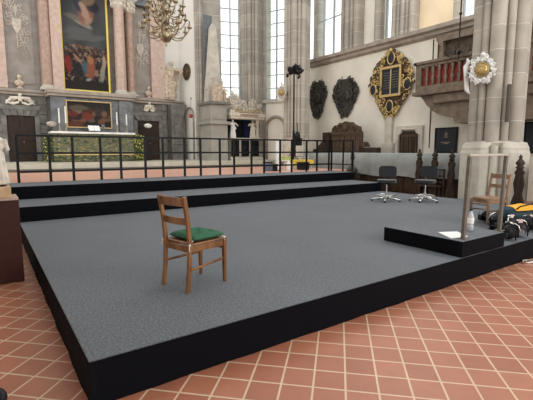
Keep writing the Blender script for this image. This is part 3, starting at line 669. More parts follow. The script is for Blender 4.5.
B().lathe([(.03,0),(.09,.05),(.1,.14),(.05,.2),(.02,.22)], 14, (p.x, 17.0, p.z)).build('red_glass', mat('red lamp glass', (.4,.03,.02), .2), r)

# ------------------------------------------------------------------ obelisk monument
OY = 15.3
def px_x(px, Y, py=120): return ony(px, py, Y).x
ox0, ox1 = px_x(211, OY), px_x(228, OY)
ob = thing('obelisk_monument', 'grey pedestal monument carrying a tall pale obelisk beside the apse window', 'monument', ((ox0+ox1)/2, OY, PF))
zz = lambda py, px=213, Y=OY: ony(px, py, Y).z
b = B(); b.box(ox0+.02, ox1-.02, OY, OY+1.25, PF, zz(124)); b.build('lower_block', m_pale if False else mat('grey limestone', (.36,.345,.30), .8, noise=.12, nscale=2), ob, bevel=.015)
b = B(); b.box(ox0-.1, ox1+.1, OY-.12, OY+1.35, zz(124)+.001, zz(121)).box(ox0+.03, ox1-.05, OY+.03, OY+1.2, zz(121)+.001, zz(104)).box(ox0+.13, ox1-.15, OY+.0, OY+.029, zz(119), zz(106)).box(ox0, ox0+.029, OY+.2, OY+1.05, zz(119), zz(106)); b.build('middle_block', MATS['grey limestone'], ob, bevel=.015)
b = B(); b.box(ox0-.08, ox1+.08, OY-.1, OY+1.33, zz(104)+.001, zz(101)); b.build('top_slab', mat('dark limestone slab', (.2,.19,.165), .8, noise=.2), ob, bevel=.02)
ocx = px_x(213.5, OY+.75); OY += .25; zt = ony(213, 23, OY+.5).z; z1_ = zz(101)
b = B(); b.frustum((ocx, OY+.5, z1_+.001), .85, .45, (ocx+.02, OY+.5, zt-.25), .32, .2); b.frustum((ocx+.02, OY+.5, zt-.25), .32, .2, (ocx+.02, OY+.5, zt), .02, .02); b.build('obelisk', m_pale, ob, bevel=.02)
b = B(); b.box(ocx-.3, ocx+.15, OY+.8, OY+.9, z1_, ony(208, 15, OY+.8).z); b.build('back_slab', mat('slate blue slab', (.16,.17,.18), .7, noise=.2), ob)
b = B(); OY -= .25; x = px_x(217.5, OY+.1); b.box(x-.26, x+.26, OY-.02, OY+.2, z1_, zz(84)).box(x-.2, x+.2, OY-.04, OY-.021, z1_+.1, zz(87)); b.build('inscription_block', m_sandst, ob, bevel=.02)
b = B(); rr = random.Random(5)
for i in range(10): b.scroll((x+rr.uniform(-.28,.28), OY+.1, zz(84)+.1+rr.uniform(-.05,.2)), .1, .025, 1.2, rr.choice((1,-1)), 'y', 10, rr.random()*6)
b.build('crest', m_relief, ob)
statue('mourning_statue', 'small stone figure left of the inscribed block under the obelisk', (px_x(208, OY+.9), OY+.75, z1_+.001), .95, m_relief, 0, seed=3)
statue('mourning_statue', 'small stone figure right of the inscribed block under the obelisk', (px_x(225.5, OY+.1), OY+.2, z1_+.001), .8, m_sandst, 0, seed=5)

# ------------------------------------------------------------------ white monument (px 230-265)
MY = 15.3
mx0, mx1 = px_x(231, MY), px_x(263, MY); zz = lambda py: ony(245, py, MY).z
mo = thing('marble_monument', 'ornate white and black marble monument under the first apse window', 'monument', ((mx0+mx1)/2, MY, PF))
zb_, zm, zc, zd = PF, zz(138), zz(119), zz(112)
b = B(); b.box(mx0, mx1, MY, MY+.8, PF+.001, PF+.15).box(mx0+.05, mx1-.2, MY+.1, MY+.78, PF+.15, zm-.1); b.build('base', m_pale, mo, bevel=.01)
b = B()
for q in (0, .31, .62):
    xx = mx0+q*(mx1-mx0)+.04; b.box(xx, xx+.44, MY+.0, MY+.099, PF+.2, zm-.12); b.sph((xx+.22, MY+.03, (PF+zm)/2), (.17,.08,.22))
b.build('black_panels', m_black, mo, bevel=.02)
b = B(); b.box(mx0+.02, mx1-.08, MY+.02, MY+.75, zm-.099, zm-.0); b.build('mid_shelf', m_statue, mo, bevel=.01)
b = B(); b.box(mx0+.1, mx1-.1, MY+.7, MY+.78, zm+.001, zc); b.build('dark_niche', m_black, mo)
b = B(); b.box(px_x(243.5, MY+.6), px_x(251.5, MY+.6), MY+.55, MY+.699, zm+.001, zc); b.build('blue_hanging', mat('deep blue cloth', (.008,.015,.045), .8), mo)
statue('white_statue', 'white robed statue on the right side of the black niche of the marble monument', (px_x(255.5, MY), MY+.28, zm+.001), zc-zm+.02, m_statue, -.1, seed=17)
b = B(); b.lathe([(.1,0),(.1,.08),(.07,.12),(.075,.5),(.065,zc-zm-.2),(.12,zc-zm-.05),(.12,zc-zm)], 16, (mx1-.2, MY+.25, zm+.001)); b.build('column', m_statue, mo)
b = B(); b.box(mx0-.02, mx1+.05, MY-.05, MY+.79, zc+.001, zc+.12).box(mx0-.08, mx1+.1, MY-.1, MY+.79, zc+.12, zc+.28); b.build('architrave', m_statue, mo, bevel=.015)
b = B(); b.box(mx0+.5, mx1-.4, MY-.13, MY-.101, zc+.15, zc+.24); b.build('red_band', m_red, mo)
b = B(); rr = random.Random(6); zt_ = zc+.281
for i in range(90):
    u = rr.random(); x = mx0+u*(mx1-mx0)+.0; hh = .35+.95*max(0, 1-abs(u-.22)*3.2)+.3*math.exp(-((u-.8)*5)**2)
    z = zt_+hh*rr.random(); b.scroll((x, MY+.1+.25*rr.random(), z), rr.uniform(.08,.17), rr.uniform(.025,.045), 1.3, rr.choice((1,-1)), 'y', 12, rr.random()*6)
for i in range(16):
    x = mx0+(i+.5)/16*(mx1-mx0); b.sph((x, MY+.1, zt_+.08), (.07,.06,.09), 8, 6)
b.build('scroll_crest', m_statue, mo)
b = B()
for i in range(9): x = mx0+.3+i/9*(mx1-mx0-.3); b.scroll((x, MY+.02, zt_+.12), .09, .022, 1.2, 1, 'y', 10, i)
b.build('gilt_scrolls', m_gold, mo)
statue('white_statue', 'white robed statue on the left side of the black niche of the marble monument', (px_x(235.5, MY), MY+.28, zm+.001), zc-zm+.02, m_white2, .1, seed=7)
statue('crest_statue', 'pale figure on the crest of the white marble monument against the window', (px_x(237, MY), MY+.3, zt_+.05), .95, m_statue, 0, seed=9, arms=((-1.6,.2),(1.5,.1)))

# ------------------------------------------------------------------ chandelier
Yc = 7.4; pc = ony(166, 36, Yc)
ch = thing('chandelier', 'brass ball chandelier with curved candle arms hanging top left', 'chandelier', (pc.x, Yc, pc.z-.2))
b = B(); b.sph(pc, .155, 24, 16); b.lathe([(.0,-.25),(.03,-.22),(.02,-.19),(.05,-.15)], 12, pc); 
b.lathe([(.05,.14),(.09,.18),(.04,.24),(.03,.34),(.07,.4),(.04,.46),(.03,.6),(.07,.68),(.04,.76),(.025,.9),(.06,1.0),(.03,1.1),(.02,1.6)], 14, pc); b.build('ball_stem', m_brass, ch)
for tier, (zr, R_, n_) in enumerate(((.10,.58,8), (.34,.50,8), (.60,.44,8), (.86,.32,6))):
    for k in range(n_):
        a = 2*PI*(k+.5*tier)/n_+.2; d = Vector((math.cos(a), math.sin(a), 0)); base = pc+Vector((0,0,zr))
        pts = [base+d*(R_*q)+Vector((0,0,zz_)) for q, zz_ in ((.05,0),(.25,-.12),(.5,-.16),(.75,-.13),(.92,-.02),(1,.06))]
        arm = B(); arm.tube(pts, .017, 6); arm.scroll(base+d*R_*.45+Vector((0,0,-.02)), .07, .013, 1.1, 1, 'x' if abs(d.x) < .7 else 'y', 10); 
        e = pts[-1]; arm.lathe([(.01,0),(.065,.03),(.07,.045),(.02,.05),(.03,.07),(.03,.11),(.022,.11)], 10, e)
        o = arm.build('arm', m_brass, ch)
        B().cyl(e+Vector((0,0,.1)), e+Vector((0,0,.19)), .013, n=6).build('candle', m_iron, o)
b = B(); b.cyl(pc+Vector((0,0,1.55)), (pc.x, Yc, ZT-.02), .012, n=6); b.build('hanging_rod', m_iron, ch)

# ------------------------------------------------------------------ right wall memorials
def carved_memorial(name, lab, yc, zc, w_, h_, m, seed, shape, panel=None, x=RX):
    r = thing(name, lab, 'memorial', (x, yc, zc-h_/2)); rr = random.Random(seed)
    n = 40; out = [(yc+w_/2*shape(v)[1]*s, zc+h_*(v-.5)) for s, v in [(1, i/n) for i in range(n+1)]+[(-1, 1-i/n) for i in range(n+1)]]
    out = [(yc+(p[0]-yc)*.86, p[1]) for p in out]
    b = B(); b.prism(out, 'x', x-.05, x-.003); b.build('backboard', m, r)
    b = B()
    for i in range(150):
        v = rr.random(); s = rr.choice((-1, 1)); k = shape(v)[1]; e = 1-.5*rr.random()**2
        if k < .05: continue
        y = yc+s*w_/2*k*e; z = zc+h_*(v-.5); R_ = rr.uniform(.05, .13)*min(1, w_/1.3)
        if rr.random() < .6: b.scroll((x-.07-.05*rr.random(), y, z), R_, R_*.28, 1.2, s, 'x', 10, rr.random()*6)
        else: b.sph((x-.08, y, z), (.06, R_*.6, R_*.8), 8, 6)
    b.build('carved_frame', m, r)
    return r
tear = lambda v: (v, (.12+.88*(v/.62)**.75) if v < .62 else max(.3, 1-((v-.62)/.38)**2.2*.65))
def med(px0, px1, py0, py1): a = onx(px0, (py0+py1)/2, RX); c_ = onx(px1, (py0+py1)/2, RX); pm = (px0+px1)/2; t_ = onx(pm, py0, RX); q = onx(pm, py1, RX); return (a.y+c_.y)/2, (t_.z+q.z)/2, a.y-c_.y, t_.z-q.z
for (box, lab, sd) in (((310,327.5,82,118), 'black carved shield memorial nearer the corner pier, the smaller looking one', 11), ((334,359,79,116.5), 'black carved shield memorial between the other black one and the gold one', 12)):
    yc, zc, w_, h_ = med(*box)
    r = carved_memorial('carved_shield', lab, yc, zc, w_, h_, m_carved, sd, tear)
    b = B(); b.sph((RX-.1, yc, zc+.04*h_), (.06, w_*.2, h_*.15), 16, 10)
    for k in range(7): b.scroll((RX-.165, yc+.1*math.cos(k*.9), zc+.04*h_+.15*math.sin(k*.9)), .07, .016, 1.2, 1, 'x', 10, k)
    b.build('shield_boss', m_carved, r)
    b = B(); b.tube([(RX-.05, yc-.25, zc+h_*.5-.06), (RX-.05, yc-.27, zc+h_*.5+.12)], .02, 6).tube([(RX-.05, yc+.22, zc+h_*.5-.06), (RX-.05, yc+.24, zc+h_*.5+.14)], .02, 6); b.build('finials', m_carved, r)
# gold framed memorial
RX0 = RX; RX -= .12; yc, zc, w_, h_ = med(371, 414.5, 49, 116.5)
zpt, zpb = onx(390, 69, RX).z, onx(390, 94, RX).z; ypl, ypr = onx(382, 82, RX).y, onx(399.5, 80, RX).y; ycp = (ypl+ypr)/2; RX = RX0
r = thing('gilt_memorial', 'large gold framed memorial with black inscription panel on cream wall', 'memorial', (RX, ycp, zc-h_/2))
vpb = (zpb-(zc-h_/2))/h_; vpt = (zpt-(zc-h_/2))/h_
def gs(v):
    if v < vpb: return .06+.70*(v/vpb)**.75
    if v < vpt: return .80+.2*math.sin((v-vpb)/(vpt-vpb)*PI)
    return max(.05, .80*(1-((v-vpt)/(1-vpt))**1.6))
n = 40; out = [(ycp+w_/2*.86*gs(i/n), zc+h_*(i/n-.5)) for i in range(n+1)]+[(ycp-w_/2*.86*gs(1-i/n), zc+h_*(.5-i/n)) for i in range(n+1)]
B().prism(out, 'x', RX-.06, RX-.003).build('backboard', m_brownwood, r)
gb = B(); gd = B(); rr = random.Random(21)
for i in range(300):
    v = rr.random(); s = rr.choice((-1, 1)); y = ycp+s*w_/2*gs(v)*(1-.55*rr.random()**1.6); z = zc+h_*(v-.5)
    if zpb-.05 < z < zpt+.05 and ypr-.08 < y < ypl+.08: continue
    R_ = rr.uniform(.05, .14); t_ = gb if rr.random() < .62 else gd
    if rr.random() < .7: t_.scroll((RX-.1-.05*rr.random(), y, z), R_, R_*.27, 1.2, s, 'x', 10, rr.random()*6)
    else: t_.sph((RX-.1, y, z), (.06, R_*.5, R_*.7), 8, 6)
gb.build('gilt_carving', m_gold, r); gd.build('dark_carving', m_brownwood, r)
b = B(); b.box(RX-.12, RX-.061, ypr, ypl, zpb, zpt); pn = b.build('inscription_panel', m_slate, r)
b = B()
for zz_ in [zpt-.14-.1*i for i in range(int((zpt-zpb-.2)/.1))]:
    for yy0, yy1 in ((ypr+.08, ycp-.06), (ycp+.06, ypl-.08)):
        y = yy0
        while y < yy1-.06: L = rr.uniform(.04, .12); b.box(RX-.125, RX-.1205, y, min(y+L, yy1), zz_-.012, zz_+.012); y += L+.035
b.build('inscription_lines', mat('faded gold lettering', (.16,.14,.09), .6), pn)
b = B()
for y in (ypl+.04, ypr-.04): b.bar((RX-.13, y, zpb-.1), (RX-.13, y, zpt+.1), .09, .07, (1,0,0))
b.bar((RX-.13, ypr-.08, zpt+.06), (RX-.13, ypl+.08, zpt+.06), .09, .1); b.bar((RX-.13, ypr-.08, zpb-.06), (RX-.13, ypl+.08, zpb-.06), .09, .1); b.box(RX-.135, RX-.121, ycp-.03, ycp+.03, zpb, zpt); b.build('gilt_surround', m_goldp if False else mat('old gold', (.58,.43,.19), .4, metal=.5), r, bevel=.01)
for (y, z, a, q) in ((ycp, zpt+.42, .17, .24), (ycp, zpb-.5, .17, .24), (ycp+w_*.41, (zpb+zpt)/2-.25, .17, .23), (ycp-w_*.38, (zpb+zpt)/2-.2, .17, .23)):
    b = B(); b.sph((RX-.12, y, z), (.06, a, q), 18, 10); md = b.build('medallion', m_slate, r)
    b = B(); b.tube([(RX-.14, y+a*math.cos(t), z+q*math.sin(t)) for t in [2*PI*i/20 for i in range(20)]], .03, 6, True); b.build('medallion_rim', MATS['old gold'], md)
b = B(); b.sph((RX-.15, ycp, zc+h_/2-.05), .1); b.scroll((RX-.12, ycp+.15, zc+h_/2-.15), .12, .03, 1.2, 1).scroll((RX-.12, ycp-.15, zc+h_/2-.15), .12, .03, 1.2, -1); b.build('crown_finial', m_gold, r)
# stone shaft below it
yb = onx(390, 130, RX).y; b = B(); b.box(RX-.14, RX-.002, yb-.17, yb+.17, 1.9, zc-h_/2+.05); b.box(RX-.2, RX-.002, yb-.27, yb+.27, 1.2, 1.9); o = b.build('stone_pilaster', m_pale, loc=(RX-.1, yb, 1.2), bevel=.02); tag(o, 'pale square stone shaft directly below the gold framed memorial', 'pilaster')

# niche door with shouldered arch
y1, y0 = onx(397.5, 135, RX).y, onx(424, 135, RX).y; zt = onx(410, 126, RX).z; ym = (y0+y1)/2; zf = 1.2
r = thing('built_in_cupboard', 'dark wooden cupboard door in a shouldered stone arch on the wall', 'cupboard', (RX, ym, zf))
b = B(); hw = (y1-y0)/2
op = [(-hw+.15, zf), (-hw+.15, zt-.36), (-hw+.28, zt-.27), (-hw+.3, zt-.15), (hw-.3, zt-.15), (hw-.28, zt-.27), (hw-.15, zt-.36), (hw-.15, zf)]
ou = [(-hw, zf), (-hw, zt-.5), (-hw, zt-.3), (-hw, zt), (hw, zt), (hw, zt-.3), (hw, zt-.5), (hw, zf)]
for i in range(7):
    q = [ou[i], ou[i+1], op[i+1], op[i]]; b.prism([(ym+p[0], p[1]) for p in q], 'x', RX-.12, RX-.003)
b.tube([(RX-.13, ym+p[0]*1.04, p[1]+.02) for p in op], .03, 6); b.build('stone_surround', m_pale, r)
b = B(); b.box(RX-.05, RX-.004, y0+.15, y1-.15, zf, zt-.2)
b.build('wooden_door', m_dkwood, r)
b = B()
for k in (-1, 1):
    yy = ym+k*.19; b.box(RX-.07, RX-.051, yy-.02-.13, yy-.13+.03, zf, zt-.35).box(RX-.07, RX-.051, yy+.1, yy+.15, zf, zt-.35)
b.box(RX-.068, RX-.051, ym-.38, ym+.38, zt-.42, zt-.34); b.build('door_mouldings', m_brownwood, r)

# black boards
def board(lab, y0, y1, z0, z1, marks=True):
    r = thing('blackboard', lab, 'board', (RX, (y0+y1)/2, z0)); f = .05
    B().box(RX-.05, RX-.004, y0+f, y1-f, z0+f, z1-f).build('board_face', m_slate, r)
    B().box(RX-.075, RX-.004, y0, y0+f, z0, z1).box(RX-.075, RX-.004, y1-f, y1, z0, z1).box(RX-.075, RX-.004, y0+f, y1-f, z0, z0+f).box(RX-.075, RX-.004, y0+f, y1-f, z1-f, z1).build('board_frame', m_black, r, bevel=.008)
    if marks:
        b = B(); yc = (y0+y1)/2; H_ = z1-z0
        for zf_, w_ in ((.82,.03),(.77,.05),(.72,.07),(.67,.04),(.62,.08)): b.box(RX-.056, RX-.0505, yc-w_, yc+w_, z0+H_*zf_-.008, z0+H_*zf_+.008)
        for zf_, w_ in ((.42,.16),(.37,.10)):
            y = yc-w_
            while y < yc+w_: b.box(RX-.056, RX-.0505, y, y+.03, z0+H_*zf_-.012, z0+H_*zf_+.012); y += .05
        b.build('gilt_marks', mat('gilt lettering', (.45,.33,.16), .5), r)
a_, c_ = onx(435.5, 140, RX).y, onx(458, 140, RX).y
board('black board with small gilt emblem hanging on cream wall beneath the gallery', c_, a_, 1.5, onx(446, 127.5, RX).z)
a_ = onx(524, 140, RX).y; board('black board partly hidden behind the near pier at the right picture edge', a_-1.4, a_, 1.5, onx(528, 122, RX).z, False)

# ------------------------------------------------------------------ gallery balcony
GX = 12.45; gy1 = onx(412, 90, GX-.09).y-.08; gy0 = -2.5
ga = thing('gallery_balcony', 'wooden gallery balcony with turned balusters projecting from the right wall', 'balcony', (RX, 3, 3.0))
zt_, zb_ = onx(412, 63.5, GX-.09).z, onx(412, 96.5, GX-.09).z; z_r = onx(413, 87.5, GX-.05).z
b = B(); b.box(GX-.1, RX-.003, gy0, gy1+.08, zb_, zb_+.14).box(GX-.02, RX-.003, gy0, gy1, zb_+.14, z_r); b.build('floor_beam', m_gallery, ga, bevel=.02)
b = B(); b.box(GX-.09, GX+.12, gy0, gy1+.06, zt_-.1, zt_).box(GX-.03, GX+.06, gy0, gy1+.01, zt_-.2, zt_-.101).box(GX-.09, RX-.01, gy1-.08, gy1+.06, zt_-.1, zt_-.001); b.build('handrail', m_gallery, ga, bevel=.015)
hb = zt_-.2-z_r
B().box(GX+.10, GX+.13, gy0, gy1-.1, z_r+.001, zt_-.201).build('red_backing', m_redcloth, ga)
y = gy1-.06; k = 0
B().box(GX-.02, GX+.1, gy1-.22, gy1, z_r+.001, zt_-.201).build('corner_post', m_gallery, ga)
y = gy1-.42
while y > .2:
    b = B(); b.lathe([(.05,0),(.05,hb*.08),(.03,hb*.14),(.066,hb*.3),(.055,hb*.4),(.026,hb*.5),(.045,hb*.56),(.03,hb*.62),(.06,hb*.85),(.055,hb)], 10, (GX+.03, y, z_r+.001)); b.build('baluster', m_gallery, ga); y -= .235
# curved corbel
cz = lambda py, px: onx(px, py, GX+.35).z; cy = lambda px, py: onx(px, py, GX+.35).y
prof = [(cy(px_, py_), cz(py_, px_)) for px_, py_ in ((427,97),(433,100),(438,105),(443,110),(449,113.5),(452,114.5))]
prof = [(6.5, zb_-.001)]+[(6.38, zb_-.1), (6.2, zb_-.34), (5.95, zb_-.56), (5.65, zb_-.72), (5.35, zb_-.8), (5.2, zb_-.84), (5.1, zb_-1.02), (gy0, zb_-1.02), (gy0, zb_-.001)]
B().prism(prof, 'x', GX+.15, RX-.003).build('corbel', m_gallery, ga, bevel=.02)
B().box(GX+.0, GX+.149, gy0, 5.9, zb_-.32, zb_-.001).build('corbel_moulding', m_gallery, ga, bevel=.04)
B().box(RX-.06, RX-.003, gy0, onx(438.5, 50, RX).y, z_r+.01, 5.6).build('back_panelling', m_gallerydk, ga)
b = B(); yy = onx(437, 45, RX-.25).y-.15; b.prism([(yy, 4.75), (yy+.05, 5.0), (yy, 5.3), (yy+.18, 5.5), (yy+.2, 5.68), (gy0, 5.68), (gy0, 5.45), (yy-.08, 5.45), (yy-.1, 4.75)], 'x', RX-.25, RX-.061); b.build('back_cornice', m_gallery, ga)
# iron candelabrum by the gallery + wire
p = onx(458.5, 55, 12.2)
r = thing('iron_chandelier', 'thin black iron chandelier on a long rod in front of the gallery', 'chandelier', (12.2, p.y, p.z-.1))
b = B(); b.cyl((12.2, p.y, p.z-.15), (12.2, p.y, ZT-.02), .022, n=6); b.sph((12.2, p.y, onx(459, 14, 12.2).z), .05); b.sph((12.2, p.y, p.z+.1), (.06,.06,.1)); b.build('rod', m_iron, r)
for k in range(6):
    a = 2*PI*k/6+.3; d = Vector((math.cos(a), math.sin(a), 0)); b = B(); c0 = Vector((12.2, p.y, p.z))
    b.tube([c0+d*.0, c0+d*.12+Vector((0,0,.12)), c0+d*.22+Vector((0,0,.05)), c0+d*.32+Vector((0,0,-.05)), c0+d*.42+Vector((0,0,.05))], .014, 6); b.lathe([(.01,0),(.04,.02),(.015,.04)], 8, c0+d*.42+Vector((0,0,.05))); o = b.build('arm', m_iron, r)
    B().cyl(c0+d*.42+Vector((0,0,.09)), c0+d*.42+Vector((0,0,.2)), .012, n=6).build('candle', m_iron, o)
p = onx(429.5, 32, RX-.3); q = onx(426, 140, RX-.3)
b = B(); b.tube([(RX-.02, p.y, 5.65), (RX-.02, p.y, 5.2), (RX-.02, p.y-.02, 4.0), (RX-.02, p.y-.02, 1.7)], .018, 6); tag(b.build('hanging_cable', m_iron, loc=(RX-.02, p.y, 2.6)), 'thin dark cable running down the cream wall beside the gallery end', 'cable')

# cartouche on near pier
def cartouche(lab, c, nrm, R_, m_w, m_g, seed, tall=1.15, tail=True, cat='coat of arms'):
    d = Vector(nrm).normalized(); u = Vector((-d.y, d.x, 0)); M = Matrix.Translation(c) @ Matrix(((u.x, d.x, 0, 0), (u.y, d.y, 0, 0), (0, 0, 1, 0), (0, 0, 0, 1)))
    r = thing('cartouche', lab, cat, c); rr = random.Random(seed)
    b = B(); b.M = M; b.prism([(R_*.82*math.cos(t), R_*tall*.8*math.sin(t)) for t in [2*PI*i/24 for i in range(24)]], 'y', -.05, .05)
    b.build('backing', m_relief, r)
    b = B(); b.M = M
    for i in range(46):
        t = 2*PI*i/46; k = R_*rr.uniform(.7, .98); b.scroll((k*math.cos(t), .08, k*tall*math.sin(t)), R_*rr.uniform(.13,.22), R_*.055, 1.3, rr.choice((1,-1)), 'y', 12, t)
        if i % 3 == 0: b.sph((k*.95*math.cos(t), .08, k*.95*tall*math.sin(t)), R_*.11, 8, 6)
    b.sph((0, .08, R_*tall*1.08), (R_*.2,.08,R_*.18)); b.build('scroll_frame', m_w, r)
    b = B(); b.M = M; b.sph((0,.06,0), (R_*.48,.12,R_*.5), 20, 14)
    for i in range(9): t = i*.7; b.scroll((R_*.25*math.cos(t), .17, R_*.25*math.sin(t)), R_*.12, R_*.035, 1.2, 1, 'y', 10, t)
    b.tube([(R_*.5*math.cos(t), .1, R_*.52*math.sin(t)) for t in [2*PI*i/24 for i in range(24)]], R_*.05, 6, True)
    b.build('gold_shield', m_g, r); return r
pcx, pcy = 10.72, 2.86
dirc = Vector((CAM.x-pcx, CAM.y-pcy, 0)).normalized(); dirc = Matrix.Rotation(-.12, 3, 'Z') @ dirc
# where the pixel ray meets the pier surface radius .86
def on_cyl(px, py, c, R_):
    r_ = ray(px, py); o = Vector((CAM.x-c[0], CAM.y-c[1])); d = Vector((r_.x, r_.y)); a = d.dot(d); bq = 2*o.dot(d); cc = o.dot(o)-R_*R_; D = bq*bq-4*a*cc
    t = (-bq-math.sqrt(max(D, 0)))/(2*a); return CAM+r_*t
c = on_cyl(483, 70, (pcx, pcy), .76); nr = Vector((c.x-pcx, c.y-pcy, 0)).normalized()
cartouche('white carved cartouche with golden shield mounted on the near pier', tuple(c), tuple((nr+Vector((-.4,-.4,0))).normalized()), .30, m_white2, m_gold, 31, 1.1)
c = on_cyl(469.5, 74, (pcx, pcy), .84); 
r = thing('carved_ornament', 'white carved side ornament seen edge-on left of the gold centred cartouche', 'carving', tuple(c)); b = B()
cc = Vector(c)
b.tube([cc+Vector((.06,.05,.35)), cc+Vector((-.02,.1,.2)), cc+Vector((.02,.1,-.1)), cc+Vector((0,.05,-.4)), cc+Vector((.05,.0,-.5))], [.03,.06,.05,.06,.02], 8)
for k in range(8): b.scroll(cc+Vector((-.01, .06, .35-.1*k)), .07, .02, 1.2, 1 if k % 2 else -1, 'y', 10, k)
b.build('carving', m_white2, r)
# small gold oval on far pier
c = on_cyl(281.5, 93, (11.95, 12.75), .9)
cartouche('small white cartouche with gilded centre on the far corner pier', tuple(c), (-.6,-.8,0), .22, m_statue, m_gold, 33, 1.75)
B().cyl(c, (11.95+(c.x-11.95)*.5, 12.75+(c.y-12.75)*.5, c.z), .05, n=8).build('bracket', m_iron, bpy.data.objects['cartouche.001'])
# drain pipe slot on near pier
c = on_cyl(508, 105, (pcx, pcy), .76); b = B(); b.cyl((c.x, c.y, onx(507, 122, c.x).z), (c.x, c.y, onx(512, 84, c.x).z), .05, n=8); tag(b.build('loudspeaker_column', mat('brown loudspeaker', (.10,.085,.07), .6), loc=tuple(c)), 'narrow brown column loudspeaker fixed to the near pier', 'loudspeaker')

# ------------------------------------------------------------------ stalls
STX = 11.75
def stall(lab, y0, y1, ztop, zcl, seedk=0, STX=11.75):
    r = thing('choir_stall', lab, 'choir stall', (STX, (y0+y1)/2, 0))
    B().box(STX+.05, STX+.7, y0, y1, .001, zcl+.12).build('stall_body', m_dkwood, r, bevel=.01)
    b = B(); n = max(2, int((y1-y0)/.6))
    for i in range(n): u0 = y0+(y1-y0)*i/n; b.box(STX+.015, STX+.049, u0+.06, u0+(y1-y0)/n-.06, .12, zcl-.05)
    b.build('front_panels', m_dkwood, r, bevel=.01)
    vs = []; fs = []; N = int((y1-y0)/.07); rr = random.Random(seedk)
    for i in range(N+1):
        y = y0+(y1-y0)*i/N; f = .018*math.sin(y*5.2)+.012*math.sin(y*13)+.03*max(0, math.sin(y*2.4))**8; zc_ = zcl+.03*math.sin(y*3.1)
        vs += [(STX+.62, y, ztop-.02), (STX+.1+f*.5, y, ztop), (STX-.01-f*.3, y, ztop-.04), (STX-.02-f, y, (ztop+zc_)/2), (STX-.04-f*1.4, y, zc_)]
    for i in range(N):
        for k in range(4): fs.append((5*i+k, 5*i+5+k, 5*i+6+k, 5*i+1+k))
    b = B(); b.add(vs, fs, True); b.build('dust_cloth', m_cloth, r)
    B().box(STX+.12, STX+.6, y0+.02, y1-.02, zcl+.121, ztop-.05).build('back_rest', m_dkwood, r)
stall('long choir stall under pale grey cloth along the right wall behind the swivel chairs', 3.9, 11.9, 1.50, .66, 1)
stall('choir stall under pale grey cloth right of the near pier', -1.5, 1.72, onx(530, 162, 10.45).z, onx(530, 187, 10.45).z, 2, 10.45)
def stall_end(lab, px, py0, py1, X=11.45):
    t = onx(px, py0, X); r = thing('stall_end', lab, 'stall end', (X, t.y, .001)); h = t.z
    b = B(); b.prism([(t.y-.16, .001), (t.y+.16, .001), (t.y+.13, .35), (t.y+.07, .55), (t.y+.11, .8), (t.y+.07, 1.0), (t.y+.1, h-.42), (t.y+.05, h-.34), (t.y-.05, h-.34), (t.y-.1, h-.42), (t.y-.07, 1.0), (t.y-.11, .8), (t.y-.07, .55), (t.y-.13, .35)], 'x', X-.05, X+.05)
    b.build('end_panel', m_dkwood, r, bevel=.012)
    b = B(); b.lathe([(.05,0),(.1,.04),(.06,.08),(.105,.15),(.06,.22),(.03,.26),(.045,.3),(.005,.36)], 10, (X, t.y, h-.345)); b.build('finial', m_dkwood, r)
stall_end('leftmost of three dark bench ends with finials, just behind the right swivel chair', 420, 149, 190)
stall_end('middle one of three dark bench ends with finials, right of the right swivel chair', 435.5, 149, 190)
stall_end('dark bench end with finial touching the left edge of the near pier', 452.5, 150, 192)
stall_end('dark carved bench end with finial at the right edge of the near pier', 521, 155, 192, 10.12)
b = B(); 
for k, z in enumerate((.55,.75,.95)): b.box(11.5, 11.56, 4.72, 5.5, z, z+.05)
b.box(11.3, 11.68, 4.72, 5.5, .42, .47); b.box(11.3, 11.36, 4.72, 4.78, .001, .42).box(11.3, 11.36, 5.44, 5.5, .001, .42).box(11.5, 11.56, 4.72, 4.78, .001, 1.0).box(11.5, 11.56, 5.44, 5.5, .001, 1.0)
tag(b.build('wooden_bench', m_dkwood, loc=(11.45, 5.1, .001), bevel=.01), 'dark slatted wooden bench between the finial bench ends', 'bench')
# carved back board on the stalls (px 325-359)
BX = 12.55
y1, y0 = onx(331, 140, BX).y, onx(358.5, 140, BX).y; zt = onx(345, 132, BX).z; zb = .001
r = thing('carved_backboard', 'brown carved wooden backboard with scrolled arched top standing behind the stall', 'memorial', (BX, (y0+y1)/2, zb))
ym = (y0+y1)/2; hw = (y1-y0)/2
b = B(); b.box(BX, BX+.3, y0, y1, zb, zt); b.build('board', m_brownwood, r, bevel=.01)
b = B()
for q in (-.75,-.4,0,.4,.75): b.box(BX-.04, BX-.001, ym+q*hw-.04, ym+q*hw+.04, 1.45, zt-.15)
b.box(BX-.05, BX-.001, y0, y1, zt-.12, zt); b.build('mouldings', m_brownwood, r, bevel=.01)
b = B(); za = onx(344, 122, BX).z
b.prism([(ym-hw*1.02, zt+.001), (ym-hw*.95, zt+.2), (ym-hw*.6, zt+.3), (ym-hw*.4, zt+.42), (ym-hw*.3, za-.15), (ym-hw*.2, za-.02), (ym, za+.03), (ym+hw*.2, za-.02), (ym+hw*.3, za-.15), (ym+hw*.4, zt+.42), (ym+hw*.6, zt+.3), (ym+hw*.95, zt+.2), (ym+hw*1.02, zt+.001)], 'x', BX+.02, BX+.2)
for s in (-1, 1): b.scroll((BX, ym+s*hw*.65, zt+.15), .16, .035, 1.4, s).scroll((BX, ym+s*hw*.25, za-.2), .12, .03, 1.3, s)
b.sph((BX, ym, za-.25), (.06,.16,.18)); b.build('scrolled_top', m_brownwood, r)
a_ = onx(325, 140, BX).y
B().box(BX-.12, BX+.28, y1+.002, a_+.05, zb, onx(328, 132.5, BX).z).build('side_cupboard', m_door, r, bevel=.01)
